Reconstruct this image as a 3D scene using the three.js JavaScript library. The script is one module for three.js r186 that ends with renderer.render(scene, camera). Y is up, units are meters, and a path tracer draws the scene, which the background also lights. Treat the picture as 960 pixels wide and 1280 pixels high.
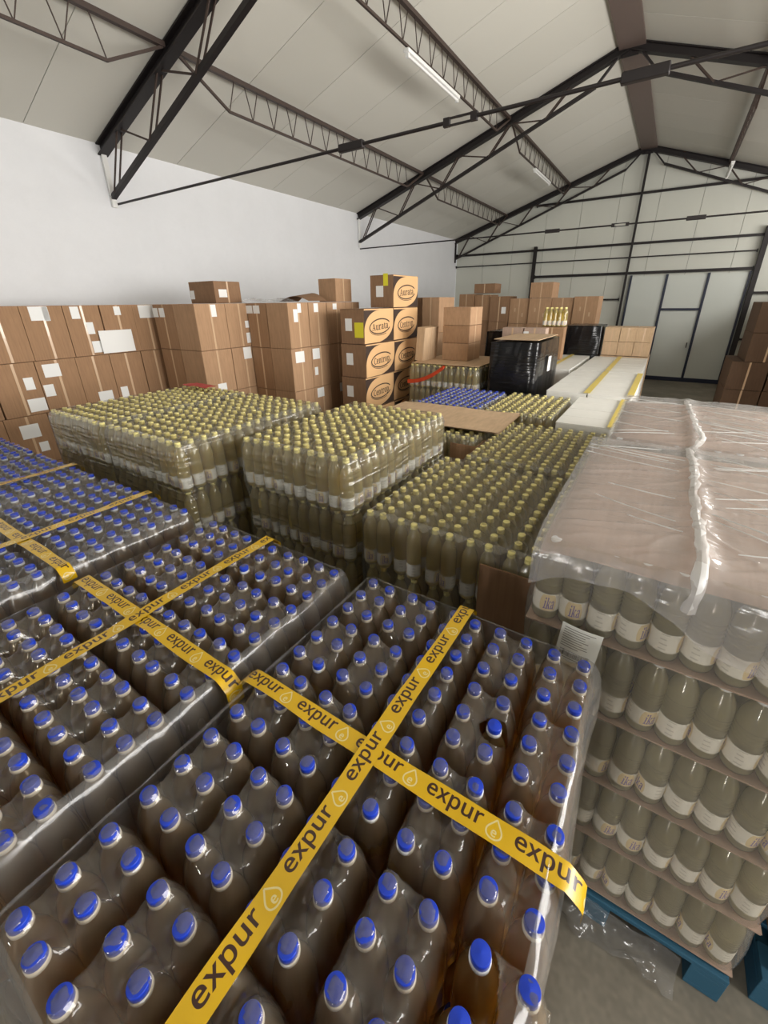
import * as THREE from 'three';
import { mergeGeometries } from 'three/addons/utils/BufferGeometryUtils.js';
import { RoundedBoxGeometry } from 'three/addons/geometries/RoundedBoxGeometry.js';
import { RectAreaLightUniformsLib } from 'three/addons/lights/RectAreaLightUniformsLib.js';

// ───────────────────────── camera, sky, daylight, exposure ─────────────────────────
const scene = new THREE.Scene();
const renderer = new THREE.WebGLRenderer({ antialias: true });
renderer.toneMapping = THREE.LinearToneMapping;
renderer.toneMappingExposure = 0.9;
renderer.shadowMap.enabled = true;
RectAreaLightUniformsLib.init();
scene.background = new THREE.Color().setRGB(0.75, 0.8, 0.85);

const FOCAL = 518, CX = 483.8, CY = 598;                       // in pixels of the 960 x 1280 frame
const camera = new THREE.PerspectiveCamera(2 * Math.atan(682 / FOCAL) * 180 / Math.PI, 960 / 1280, 0.03, 80);
camera.setViewOffset(967.6, 1364, 967.6 / 2 - CX, 682 - CY, 960, 1280);
camera.position.set(0, 2.2, 0);
camera.rotation.order = 'YXZ';
camera.rotation.set(-23.0 * Math.PI / 180, 32.73 * Math.PI / 180, -0.75 * Math.PI / 180);
scene.add(camera);

// daylight: frosted glazing in the right wall and in an added slit behind the camera
const DAY = new THREE.Color().setRGB(1.0, 0.975, 0.94);
const GLAZING = [   // [wall, centre along the wall, centre height, width, height, radiance]
  ['right', -3.8, 2.5, 7.4, 2.1, 12.5],
  ['right', -11.6, 3.4, 3.6, 0.8, 14.0],
  ['front', -0.5, 1.75, 0.32, 2.9, 50.0],  // unseen slit behind the camera, narrowed and brightened for bottle glints
];

// ───────────────────────── helpers ─────────────────────────
const V = (x, y, z) => new THREE.Vector3(x, y, z);
function rng(seed) { let a = seed >>> 0; return () => { a = (a + 0x6D2B79F5) | 0; let t = Math.imul(a ^ (a >>> 15), 1 | a); t = (t + Math.imul(t ^ (t >>> 7), 61 | t)) ^ t; return ((t ^ (t >>> 14)) >>> 0) / 4294967296; }; }
const hash = (x, y, s = 0) => { let n = Math.imul(x | 0, 374761393) + Math.imul(y | 0, 668265263) + Math.imul(s | 0, 1442695041); n = Math.imul(n ^ (n >>> 13), 1274126177); return ((n ^ (n >>> 16)) >>> 0) / 4294967296; };
function noise(x, y, s = 0) {
  const i = Math.floor(x), j = Math.floor(y); let u = x - i, v = y - j; u = u * u * (3 - 2 * u); v = v * v * (3 - 2 * v);
  return (hash(i, j, s) * (1 - u) + hash(i + 1, j, s) * u) * (1 - v) + (hash(i, j + 1, s) * (1 - u) + hash(i + 1, j + 1, s) * u) * v;
}
const fbm = (x, y, s = 0) => 0.5 * noise(x, y, s) + 0.27 * noise(2.1 * x, 2.1 * y, s + 1) + 0.15 * noise(4.3 * x, 4.3 * y, s + 2) + 0.08 * noise(8.7 * x, 8.7 * y, s + 3);
const lin = (r, g, b) => new THREE.Color().setRGB(r, g, b);
const hex = (h) => new THREE.Color(h);
const nthW = (i) => ['first', 'second', 'third', 'fourth', 'fifth', 'sixth', 'seventh', 'eighth', 'ninth', 'tenth', 'eleventh', 'twelfth', 'thirteenth', 'fourteenth', 'fifteenth'][i];
const used = {};
function numbered(name) { const n = used[name] = (used[name] ?? -1) + 1; return n ? `${name}_${String(n).padStart(3, '0')}` : name; }
function tag(o, label, category, group) { o.userData.label = label; o.userData.category = category; if (group) o.userData.group = group; return o; }
function thing(name, label, category, pos = [0, 0, 0], turn = 0, group) {
  const o = new THREE.Group(); o.name = numbered(name); o.position.set(...pos); o.rotation.y = turn; scene.add(o);
  return tag(o, label, category, group);
}
function part(parent, name, geometry, material, pos) {
  const m = new THREE.Mesh(geometry, material); m.name = name; m.castShadow = m.receiveShadow = true;
  if (pos) m.position.set(...pos);
  parent.add(m); return m;
}
function struct(name) { const o = new THREE.Group(); o.name = name; o.userData.kind = 'structure'; scene.add(o); return o; }
const boxCache = new Map();
function box(w, h, d, r = 0) {
  const k = [w, h, d, r].map((v) => v.toFixed(4)).join();
  if (!boxCache.has(k)) boxCache.set(k, r ? new RoundedBoxGeometry(w, h, d, 1, r) : new THREE.BoxGeometry(w, h, d));
  return boxCache.get(k);
}
function bar(a, b, w, h) {           // a bar of section w (sideways) x h (upwards) from a to b
  const d = b.clone().sub(a), L = d.length(), g = new THREE.BoxGeometry(w, h, L);
  const m = new THREE.Matrix4().lookAt(b, a, Math.abs(d.y / L) > 0.98 ? V(1, 0, 0) : V(0, 1, 0)).setPosition(a.clone().add(b).multiplyScalar(0.5));
  return g.applyMatrix4(m);
}
function grid(nu, nv, fn, uvScale = [1, 1]) {   // fn(u 0..1, v 0..1) -> [x, y, z, U, V] or null for a hole
  const p = [], uv = [], ix = [], id = [];
  for (let j = 0; j <= nv; j++) for (let i = 0; i <= nu; i++) {
    const q = fn(i / nu, j / nv);
    if (!q) { id.push(-1); continue; }
    id.push(p.length / 3); p.push(q[0], q[1], q[2]); uv.push((q[3] ?? i / nu) * uvScale[0], (q[4] ?? j / nv) * uvScale[1]);
  }
  for (let j = 0; j < nv; j++) for (let i = 0; i < nu; i++) {
    const a = id[j * (nu + 1) + i], b = id[j * (nu + 1) + i + 1], c = id[(j + 1) * (nu + 1) + i], d = id[(j + 1) * (nu + 1) + i + 1];
    if (a >= 0 && b >= 0 && c >= 0) ix.push(a, c, b);
    if (b >= 0 && c >= 0 && d >= 0) ix.push(b, c, d);
  }
  const g = new THREE.BufferGeometry();
  g.setAttribute('position', new THREE.Float32BufferAttribute(p, 3)); g.setAttribute('uv', new THREE.Float32BufferAttribute(uv, 2)); g.setIndex(ix);
  g.computeVertexNormals(); return g;
}
function dataTex(w, h, fn, srgb = true, rep) {
  const d = new Uint8Array(w * h * 4);
  for (let y = 0; y < h; y++) for (let x = 0; x < w; x++) { const c = fn(x, y, w, h), o = (y * w + x) * 4; d[o] = c[0]; d[o + 1] = c[1]; d[o + 2] = c[2]; d[o + 3] = 255; }
  const t = new THREE.DataTexture(d, w, h); t.magFilter = THREE.LinearFilter; t.minFilter = THREE.LinearFilter; t.wrapS = t.wrapT = THREE.RepeatWrapping;
  if (srgb) t.colorSpace = THREE.SRGBColorSpace;
  if (rep) t.repeat.set(...rep);
  t.needsUpdate = true; return t;
}
function canvasTex(w, h, draw) {
  const c = document.createElement('canvas'); c.width = w; c.height = h; draw(c.getContext('2d'), w, h);
  const t = new THREE.CanvasTexture(c); t.colorSpace = THREE.SRGBColorSpace; t.wrapS = t.wrapT = THREE.RepeatWrapping; return t;
}
const gray = (v) => [v, v, v];
const wrapN = (x, y, px, py, s) => {   // value noise that repeats after px, py cells
  const i = Math.floor(x), j = Math.floor(y); let u = x - i, v = y - j; u = u * u * (3 - 2 * u); v = v * v * (3 - 2 * v);
  const h = (a, b) => hash(((a % px) + px) % px, ((b % py) + py) % py, s);
  return (h(i, j) * (1 - u) + h(i + 1, j) * u) * (1 - v) + (h(i, j + 1) * (1 - u) + h(i + 1, j + 1) * u) * v;
};

// ───────────────────────── materials ─────────────────────────
const std = (o) => new THREE.MeshStandardMaterial(o), phy = (o) => new THREE.MeshPhysicalMaterial(o);
const cardTex = dataTex(256, 256, (x, y) => { const n = 0.55 * wrapN(x / 8, y / 64, 32, 4, 3) + 0.25 * wrapN(x / 2, y / 16, 128, 16, 4) + 0.2 * wrapN(x / 32, y / 32, 8, 8, 5), v = 222 + 33 * n; return [v, v * 0.985, v * 0.965]; });
const streakTex = dataTex(256, 256, (x, y) => gray(255 * (0.6 * wrapN(x / 64, y / 3, 4, 85, 7) + 0.4 * wrapN(x / 16, y / 6, 16, 43, 8))), false);
const wallTex = dataTex(256, 256, (x, y) => { const v = 249 + 6 * (0.5 * wrapN(x / 32, y / 32, 8, 8, 11) + 0.3 * wrapN(x / 8, y / 8, 32, 32, 12) + 0.2 * wrapN(x / 2, y / 2, 128, 128, 13)); return gray(v); }, true, [0.5, 0.5]);
const floorTex = dataTex(512, 512, (x, y) => { const n = 0.45 * wrapN(x / 90, y / 90, 6, 6, 21) + 0.3 * wrapN(x / 24, y / 24, 21, 21, 22) + 0.25 * wrapN(x / 3, y / 3, 170, 170, 23); const v = 150 + 95 * n; return [v, v * 0.98, v * 0.94]; }, true, [0.4, 0.4]);
const M = {
  wall: std({ color: lin(0.80, 0.81, 0.83), map: wallTex, roughness: 0.9 }),
  panel: std({ color: lin(0.64, 0.625, 0.56), roughness: 0.55 }),
  panelB: std({ color: lin(0.615, 0.60, 0.535), roughness: 0.55 }),
  backPanel: std({ color: lin(0.64, 0.65, 0.58), roughness: 0.5 }),
  greyPanel: std({ color: lin(0.24, 0.24, 0.23), roughness: 0.6 }),
  joint: std({ color: lin(0.22, 0.22, 0.2), roughness: 0.8 }),
  floor: std({ color: lin(0.33, 0.31, 0.265), map: floorTex, roughness: 0.6 }),
  steel: std({ color: lin(0.018, 0.014, 0.014), roughness: 0.5, metalness: 0.2 }),
  steelBrown: std({ color: lin(0.06, 0.04, 0.032), roughness: 0.55, metalness: 0.2 }),
  ridge: std({ color: lin(0.15, 0.11, 0.095), roughness: 0.5 }),
  gateFrame: std({ color: lin(0.014, 0.02, 0.045), roughness: 0.4 }),
  gatePanel: std({ color: lin(0.62, 0.65, 0.6), roughness: 0.35 }),
  fixture: std({ color: lin(0.8, 0.8, 0.78), roughness: 0.4 }),
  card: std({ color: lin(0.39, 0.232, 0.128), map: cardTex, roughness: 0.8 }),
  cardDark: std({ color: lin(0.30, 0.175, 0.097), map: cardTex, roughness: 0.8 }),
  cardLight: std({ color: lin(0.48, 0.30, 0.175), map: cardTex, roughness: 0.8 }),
  cardShaded: std({ color: lin(0.13, 0.075, 0.042), map: cardTex, roughness: 0.75 }),  // brown card with the shade of the right-hand stack put into its colour
  cardPale: std({ color: lin(0.62, 0.45, 0.29), map: cardTex, roughness: 0.8 }),
  cardPink: std({ color: lin(0.50, 0.37, 0.30), map: cardTex, roughness: 0.8 }),
  cardWhite: std({ color: lin(0.80, 0.79, 0.74), map: wallTex, roughness: 0.5 }),
  brownTape: phy({ color: lin(0.62, 0.43, 0.27), roughness: 0.25, clearcoat: 0.5 }),
  paper: std({ color: lin(0.82, 0.82, 0.80), roughness: 0.7 }),
  yellowPaper: std({ color: lin(0.75, 0.68, 0.03), roughness: 0.6 }),
  redPaper: std({ color: lin(0.45, 0.03, 0.02), roughness: 0.5 }),
  blueCap: phy({ color: lin(0.014, 0.05, 0.50), roughness: 0.3, specularIntensity: 0.8 }),
  capRing: std({ color: lin(0.8, 0.82, 0.85), roughness: 0.4 }),
  yellowCap: phy({ color: lin(0.80, 0.71, 0.28), roughness: 0.28 }),
  oil: phy({ color: lin(0.80, 0.56, 0.22), roughness: 0.3, transmission: 0.9, thickness: 0.07, ior: 1.4, attenuationColor: lin(0.75, 0.55, 0.22), attenuationDistance: 0.1, clearcoat: 1, clearcoatRoughness: 0.05 }),
  oilGold: phy({ color: lin(0.90, 0.76, 0.28), roughness: 0.3, transmission: 0.78, thickness: 0.07, ior: 1.4, attenuationColor: lin(0.88, 0.76, 0.34), attenuationDistance: 0.12, clearcoat: 1, clearcoatRoughness: 0.05 }),
  oilClear: phy({ color: lin(0.80, 0.76, 0.52), roughness: 0.3, transmission: 0.84, thickness: 0.07, ior: 1.4, attenuationColor: lin(0.86, 0.82, 0.62), attenuationDistance: 0.14, clearcoat: 1, clearcoatRoughness: 0.05 }),
  film: phy({ color: lin(0.85, 0.85, 0.85), roughness: 0.16, transmission: 0.94, thickness: 0, ior: 1.5, side: THREE.DoubleSide, bumpMap: streakTex, bumpScale: 0.0012 }),
  packFilm: phy({ color: lin(0.85, 0.79, 0.69), roughness: 0.09, transmission: 0.93, thickness: 0, ior: 1.5, side: THREE.DoubleSide }),
  filmVeil: phy({ color: lin(0.88, 0.86, 0.82), roughness: 0.15, transmission: 0.93, thickness: 0, ior: 1.5, side: THREE.DoubleSide, bumpMap: streakTex, bumpScale: 0.0015 }),
  filmHazy: phy({ color: lin(0.9, 0.88, 0.87), roughness: 0.2, transmission: 0.82, thickness: 0, ior: 1.5, side: THREE.DoubleSide, bumpMap: streakTex, bumpScale: 0.002 }),
  filmCloudy: phy({ color: lin(0.82, 0.79, 0.66), roughness: 0.12, transmission: 0.9, thickness: 0, ior: 1.5, side: THREE.DoubleSide }),
  filmGlare: phy({ color: lin(0.85, 0.85, 0.83), roughness: 0.17, transmission: 0.93, thickness: 0, ior: 1.5, side: THREE.DoubleSide, bumpMap: streakTex, bumpScale: 0.016 }),
  filmWhite: phy({ color: lin(0.86, 0.86, 0.85), roughness: 0.3, transmission: 0.45, thickness: 0, ior: 1.5, side: THREE.DoubleSide }),
  filmBlack: phy({ color: lin(0.008, 0.008, 0.009), roughness: 0.18, side: THREE.DoubleSide, bumpMap: streakTex, bumpScale: 0.002 }),
  bluePaint: std({ color: lin(0.02, 0.10, 0.17), roughness: 0.7 }),
  wood: std({ color: lin(0.42, 0.29, 0.17), map: cardTex, roughness: 0.85 }),
};

// ───────────────────────── the hall ─────────────────────────
const XL = -6.56, XR = 3.92, XM = -1.32, EAVE = 4.1, RIDGE = 5.83, ZB = -14.8, ZF = 5.6;
const SLOPE = (RIDGE - EAVE) / (XM - XL);
const roofY = (x) => RIDGE - SLOPE * Math.abs(x - XM);
{
  const fl = struct('floor');
  const g = new THREE.BoxGeometry(XR - XL + 0.4, 0.2, ZF - ZB + 0.4);
  const uv = g.attributes.uv, p = g.attributes.position; for (let i = 0; i < p.count; i++) uv.setXY(i, p.getX(i), p.getZ(i));
  part(fl, 'concrete_slab', g, M.floor, [(XL + XR) / 2, -0.1, (ZB + ZF) / 2]);
  const wl = struct('wall_left');
  const gl = new THREE.BoxGeometry(0.2, EAVE + 0.06, ZF - ZB); const u2 = gl.attributes.uv, p2 = gl.attributes.position; for (let i = 0; i < p2.count; i++) u2.setXY(i, p2.getZ(i), p2.getY(i));
  part(wl, 'plaster', gl, M.wall, [XL - 0.1, (EAVE + 0.06) / 2, (ZB + ZF) / 2]);
  // gable walls: upright panels between the floor and the roof
  const gable = (name, z, sgn, mat, doorX0, doorX1, doorY) => {
    const w = struct(name), W = 0.98, n = Math.round((XR - XL) / W);
    part(w, 'backing', (() => { const s = new THREE.Shape([[XL, 0], [XR, 0], [XR, EAVE], [XM, RIDGE], [XL, EAVE]].map((a) => new THREE.Vector2(...a))); if (doorX0 !== undefined) s.holes.push(new THREE.Path([[doorX0, 0.02], [doorX0, doorY], [doorX1, doorY], [doorX1, 0.02]].map((a) => new THREE.Vector2(...a)))); return new THREE.ExtrudeGeometry(s, { depth: 0.08, bevelEnabled: false }); })(), M.joint, [0, 0, sgn < 0 ? z - 0.12 : z + 0.04]);
    for (let i = 0; i < n; i++) {
      const a = XL + (XR - XL) * i / n + 0.004, b = XL + (XR - XL) * (i + 1) / n - 0.004;
      const pts = [[a, roofY(a)]]; if (a < XM && b > XM) pts.push([XM, RIDGE]); pts.push([b, roofY(b)]);
      const spans = doorX0 !== undefined && b > doorX0 && a < doorX1 ? [[Math.max(a, doorX0), Math.min(b, doorX1)]] : [];
      const s = new THREE.Shape();
      if (spans.length) {
        const [d0, d1] = spans[0]; const poly = [[a, 0]];
        if (d0 > a + 0.01) poly.push([d0, 0]); else poly.shift();
        poly.push([d0, doorY], [d1, doorY]); if (d1 < b - 0.01) poly.push([d1, 0], [b, 0]);
        const all = [...poly, ...pts.slice().reverse()]; all.forEach((q, k) => (k ? s.lineTo(...q) : s.moveTo(...q)));
      } else { [[a, 0], [b, 0], ...pts.slice().reverse()].forEach((q, k) => (k ? s.lineTo(...q) : s.moveTo(...q))); }
      part(w, 'wall_panel', new THREE.ExtrudeGeometry(s, { depth: 0.04, bevelEnabled: false }), mat, [0, 0, sgn < 0 ? z - 0.04 : z]);
    }
    return w;
  };
  gable('wall_back', ZB, -1, M.backPanel);
  gable('wall_front', ZF, 1, M.greyPanel, -0.66, -0.34, 3.2);
  // right wall, with window openings
  const wr = struct('wall_right'), holes = GLAZING.filter((q) => q[0] === 'right');
  const s = new THREE.Shape([[ZB, 0], [ZF, 0], [ZF, EAVE + 0.06], [ZB, EAVE + 0.06]].map((a) => new THREE.Vector2(...a)));
  for (const [, c, y, w, h] of holes) s.holes.push(new THREE.Path([[c - w / 2, y - h / 2], [c - w / 2, y + h / 2], [c + w / 2, y + h / 2], [c + w / 2, y - h / 2]].map((a) => new THREE.Vector2(...a))));
  const gr = new THREE.ExtrudeGeometry(s, { depth: 0.2, bevelEnabled: false }); gr.rotateY(-Math.PI / 2); gr.translate(XR + 0.2, 0, 0);
  part(wr, 'plaster', gr, M.wall);
  // ceiling: sandwich panels running up each slope, with narrow joints over a darker backing
  const ce = struct('ceiling');
  const ang = Math.atan(SLOPE);
  for (const side of [-1, 1]) {
    const x0 = XM, x1 = side < 0 ? XL - 0.12 : XR + 0.12, L = Math.abs(x1 - x0) / Math.cos(ang), mid = (x0 + x1) / 2;
    const put = (name, w, th, zc, lift, mat) => { const m = part(ce, name, box(L, th, w), mat, [mid, roofY(mid) + lift, zc]); m.rotation.z = side < 0 ? ang : -ang; return m; };
    put('backing', ZF - ZB + 0.3, 0.05, (ZB + ZF) / 2, 0.075, M.joint);
    const n = 22, pitch = (ZF - ZB) / n;
    for (let i = 0; i < n; i++) put('ceiling_panel', pitch - 0.007, 0.045, ZB + pitch * (i + 0.5), 0.024, i % 3 === 1 ? M.panelB : M.panel);
  }
}
// ridge strip
{ const t = struct('trim_1'); part(t, 'ridge_plate', box(0.36, 0.03, ZF - ZB - 0.1), M.ridge, [XM + 0.02, RIDGE - 0.085, (ZB + ZF) / 2]); }
// glazing: frosted daylight panes with a frame, and their light; the front slit is added for glints
GLAZING.forEach(([wall, c, y, w, h, rad], k) => {
  const win = struct(`window_${k + 1}`), onR = wall === 'right';
  win.position.set(onR ? XR + 0.06 : c, y, onR ? c : ZF + 0.02); win.rotation.y = onR ? -Math.PI / 2 : Math.PI;
  const n = Math.max(1, Math.round(w / 0.9)), pw = w / n;
  const pane = std({ color: lin(0.8, 0.8, 0.8), roughness: 0.5, emissive: DAY, emissiveIntensity: rad * 0.25 });
  for (let i = 0; i < n; i++) part(win, 'pane', box(pw - 0.04, h - 0.04, 0.012), pane, [-w / 2 + pw * (i + 0.5), 0, 0]);
  for (let i = 0; i <= n; i++) part(win, 'mullion', box(0.05, h, 0.06), M.steel, [-w / 2 + pw * i, 0, 0]);
  for (const s of [-1, 1]) part(win, 'window_frame', box(w, 0.05, 0.06), M.steel, [0, s * h / 2, 0]);
  const li = new THREE.RectAreaLight(DAY, rad, w, h); li.name = 'daylight';
  li.position.set(onR ? XR - 0.02 : c, y, onR ? c : ZF - 0.05); li.lookAt(onR ? XR - 5 : c, y, onR ? c : ZF - 5); scene.add(li);
});

// ───────────────────────── roof steel ─────────────────────────
const TZ = [-3.55, -9.1, -14.62];
TZ.forEach((z, k) => {
  const t = thing('roof_truss', ['dark steel roof truss nearest the camera, cut by the picture top', 'dark steel roof truss in the middle of the hall', 'dark steel roof truss against the far gable wall'][k], 'roof truss', [0, 0, z], 0, 'roof trusses');
  for (const s of [-1, 1]) {
    const X = (d) => XM + s * d;                                   // d: distance from the ridge line
    const span = s < 0 ? XM - XL : XR - XM, top = (d) => roofY(X(d)) - 0.07, bot = (d) => 5.36 - 0.385 * (d - 0.43);
    const flange = (o) => bar(V(X(0.02), top(0.02) + o, 0), V(X(span - 0.01), top(span - 0.01) + o, 0), 0.12, 0.014);
    part(t, 'top_chord', mergeGeometries([flange(0.055), flange(-0.055), bar(V(X(0.02), top(0.02), 0), V(X(span - 0.01), top(span - 0.01), 0), 0.016, 0.1)]), M.steel);
    part(t, 'bottom_chord', bar(V(X(0.43), bot(0.43), 0), V(X(span - 0.02), bot(span - 0.02), 0), 0.06, 0.05), M.steel);
    part(t, 'ridge_strut', bar(V(X(0.43), bot(0.43), 0), V(X(0.14), top(0.14) - 0.03, 0), 0.05, 0.03), M.steel);
    for (let i = 0; i < 5; i++) {
      const dt = span - 0.5 - 0.98 * i, db = dt + 0.36;
      if (dt < 0.5) break;
      for (const o of [-0.03, 0.03]) part(t, 'web_bar', bar(V(X(dt), top(dt) - 0.05, o), V(X(db), bot(db), o), 0.012, 0.022), M.steelBrown);
      if (dt - 0.62 > 0.45) part(t, 'web_diagonal', bar(V(X(dt - 0.04), top(dt) - 0.04, 0), V(X(dt - 0.62), bot(dt - 0.62), 0), 0.014, 0.02), M.steelBrown);
    }
    part(t, 'gusset', box(0.12, 0.12, 0.014), M.steel, [X(0.06), RIDGE - 0.14, 0]);
    part(t, 'wall_post', bar(V(X(span - 0.03), top(span) - 0.02, 0), V(X(span - 0.03), bot(span) - 0.1, 0), 0.06, 0.03), k === 2 ? M.steel : M.fixture);
  }
});
// tie rods with clamps and turnbuckles
[[TZ[0], 3.455, [-2.64, -0.42], -1.62, 'long steel tie rod nearest the camera with clamps and turnbuckle'], [TZ[1], 3.385, [-2.16, 0.04], -1.04, 'steel tie rod under the middle roof truss']].forEach(([z, y, clamps, tb, label]) => {
  const t = thing('tie_rod', label, 'tie rod', [0, y, z - 0.05], 0, 'tie rods');
  const cyl = (r, a, b) => { const g = new THREE.CylinderGeometry(r, r, b - a, 10); g.rotateZ(Math.PI / 2); g.translate((a + b) / 2, 0, 0); return g; };
  part(t, 'rod', cyl(0.013, XL, tb - 0.09), M.steel); part(t, 'rod', cyl(0.013, tb + 0.09, XR), M.steel);
  for (const o of [-0.022, 0.022]) part(t, 'turnbuckle_bar', box(0.24, 0.012, 0.016), M.steel, [tb, o, 0]);
  for (const o of [-0.11, 0.11]) part(t, 'turnbuckle_end', box(0.05, 0.056, 0.03), M.steel, [tb + o, 0, 0]);
  for (const c of clamps) part(t, 'clamp', box(0.26, 0.06, 0.05, 0.008), M.steel, [c, 0, 0]);
});
// lattice purlins
const PX = { upper: -3.11, lower: -4.85, right: 0.47 };
for (const [key, zs] of [['lower', [[2.0, TZ[0]], [TZ[0], TZ[1]], [TZ[1], TZ[2]]]], ['upper', [[TZ[0], TZ[1]], [TZ[1], TZ[2]]]], ['right', [[TZ[0], TZ[1]], [TZ[1], TZ[2]]]]]) zs.forEach(([z0, z1], bi) => {
  const where = key === 'right' ? ['between first and middle truss', 'between middle and far truss'][bi] : zs.length === 3 ? ['at the top left corner of the picture', 'between first and middle truss', 'between middle and far truss'][bi] : ['between first and middle truss', 'between middle and far truss'][bi];
  const x = PX[key], t = thing('lattice_purlin', `${{ lower: 'lower left-slope', upper: 'upper left-slope', right: 'right-slope' }[key]} lattice purlin ${where}`, 'purlin', [x, roofY(x) - 0.05, 0], 0, 'lattice purlins');
  const a = z0 - 0.06, b = z1 + 0.06, e = 0.62, D = 0.33, n = Math.max(6, Math.round((a - b - 2 * e) / 0.36));
  part(t, 'top_chord', bar(V(0, 0, a), V(0, 0, b), 0.05, 0.045), M.steelBrown);
  part(t, 'bottom_chord', bar(V(0, -D, a - e), V(0, -D, b + e), 0.025, 0.025), M.steelBrown);
  part(t, 'end_diagonal', bar(V(0, -0.02, a - 0.02), V(0, -D, a - e), 0.025, 0.025), M.steelBrown);
  part(t, 'end_diagonal', bar(V(0, -0.02, b + 0.02), V(0, -D, b + e), 0.025, 0.025), M.steelBrown);
  for (let i = 0; i < n; i++) {
    const p0 = a - e - (a - b - 2 * e) * i / n, p1 = a - e - (a - b - 2 * e) * (i + 1) / n, pm = p0 * 0.45 + p1 * 0.55;
    part(t, 'lattice_bar', bar(V(0, -D, p0), V(0, 0, pm - (p1 - p0) * 0.2), 0.0085, 0.0085), M.steelBrown);
    part(t, 'lattice_bar', bar(V(0, 0, pm + (p1 - p0) * 0.2), V(0, -D, p1), 0.0085, 0.0085), M.steelBrown);
  }
});
// unlit strip lights under the purlins
[[PX.upper, -5.35, -6.8, 'white strip light under the upper purlin of the nearer bay'], [PX.upper, -10.9, -12.3, 'small white strip light under the upper purlin of the far bay'], [PX.right, -12.8, -14.1, 'white strip light on the right slope near the far truss']].forEach(([x, a, b, label]) => {
  const t = thing('strip_light', label, 'light', [x, roofY(x) - 0.42, (a + b) / 2], 0, 'strip lights'), L = a - b;
  part(t, 'housing', box(0.07, 0.04, L, 0.008), M.fixture);
  const g = new THREE.CylinderGeometry(0.014, 0.014, L - 0.1, 10); g.rotateX(Math.PI / 2); part(t, 'tube', g, M.fixture, [0, -0.034, 0]);
  for (const s of [-1, 1]) part(t, 'end_socket', box(0.04, 0.05, 0.03), M.fixture, [0, -0.035, s * (L / 2 - 0.035)]);
});
// far wall steel
const girt = (x0, x1, y, h, label) => { const t = thing('wall_girt', label, 'girt', [(x0 + x1) / 2, y, ZB + 0.05], 0, 'girts on the far wall'); part(t, 'rail', box(x1 - x0, h, 0.05), M.steel); for (const x of [x0, x1]) part(t, 'end_plate', box(0.02, h + 0.04, 0.07), M.steel, [x - (x0 + x1) / 2, 0, 0]); };
girt(-4.0, 1.36, 4.8, 0.055, 'highest dark girt on far wall, inside the gable');
girt(XL + 0.03, XR - 0.03, 3.62, 0.06, 'dark full-width girt level with the tops of the side columns');
girt(XL + 0.03, 1.5, 3.28, 0.03, 'thin girt between the two thicker girts of far wall');
girt(-3.85, 1.52, 2.88, 0.07, 'thick dark girt right above the gate');
girt(-2.3, -1.36, 2.2, 0.045, 'short dark girt left of the gate above the cartons');
girt(1.66, XR - 0.03, 2.32, 0.05, 'short dark girt right of the gate');
girt(1.66, XR - 0.03, 1.19, 0.05, 'low short dark girt right of the gate');
{ const c = (x, h, w, label) => { const t = thing('steel_column', label, 'column', [x, 0, ZB + 0.1], 0, 'columns of the far wall'); part(t, 'web', box(0.016, h, w * 0.9), M.steel, [0, h / 2, 0]); for (const s of [-1, 1]) part(t, 'flange', box(w, h, 0.016), M.steel, [0, h / 2, s * w * 0.45]); part(t, 'base_plate', box(w * 1.6, 0.02, w * 1.5), M.steel, [0, 0.01, 0]); };
  c(-3.9, 3.72, 0.09, 'dark steel column behind the far cartons'); c(-1.28, RIDGE - 0.12, 0.055, 'slim steel column rising to the ridge left of the gate'); c(1.6, 3.8, 0.11, 'dark steel column at the right edge of the gate'); }
// gate in the far wall
{
  const d = struct('door_1'); d.position.set(0, 0, ZB + 0.03); d.userData.label = 'pale sheet-metal gate with dark frame bars';
  const sheet = (x0, x1, y0, y1) => part(d, 'gate_panel', box(x1 - x0 - 0.02, y1 - y0 - 0.02, 0.02), M.gatePanel, [(x0 + x1) / 2, (y0 + y1) / 2, 0.012]);
  const b = (x0, x1, y0, y1) => part(d, 'frame_bar', box(x1 - x0, y1 - y0, 0.045), M.gateFrame, [(x0 + x1) / 2, (y0 + y1) / 2, 0.03]);
  sheet(-1.14, -0.28, 0.1, 2.8); sheet(-0.28, 0.65, 0.1, 1.93); sheet(-0.28, 0.65, 1.93, 2.8); sheet(0.65, 1.5, 0.1, 2.8);
  b(-0.31, -0.25, 0.1, 2.82); b(0.62, 0.68, 0.1, 2.82); b(-0.28, 0.65, 1.9, 1.96); b(-1.17, 1.53, 0, 0.11); b(-1.17, -1.12, 0.1, 2.82); b(1.47, 1.52, 0.1, 2.82);
  const handle = part(d, 'gate_handle', box(0.02, 0.14, 0.04, 0.006), M.steel, [0.55, 1.0, 0.05]); handle.castShadow = true;
}

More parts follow.
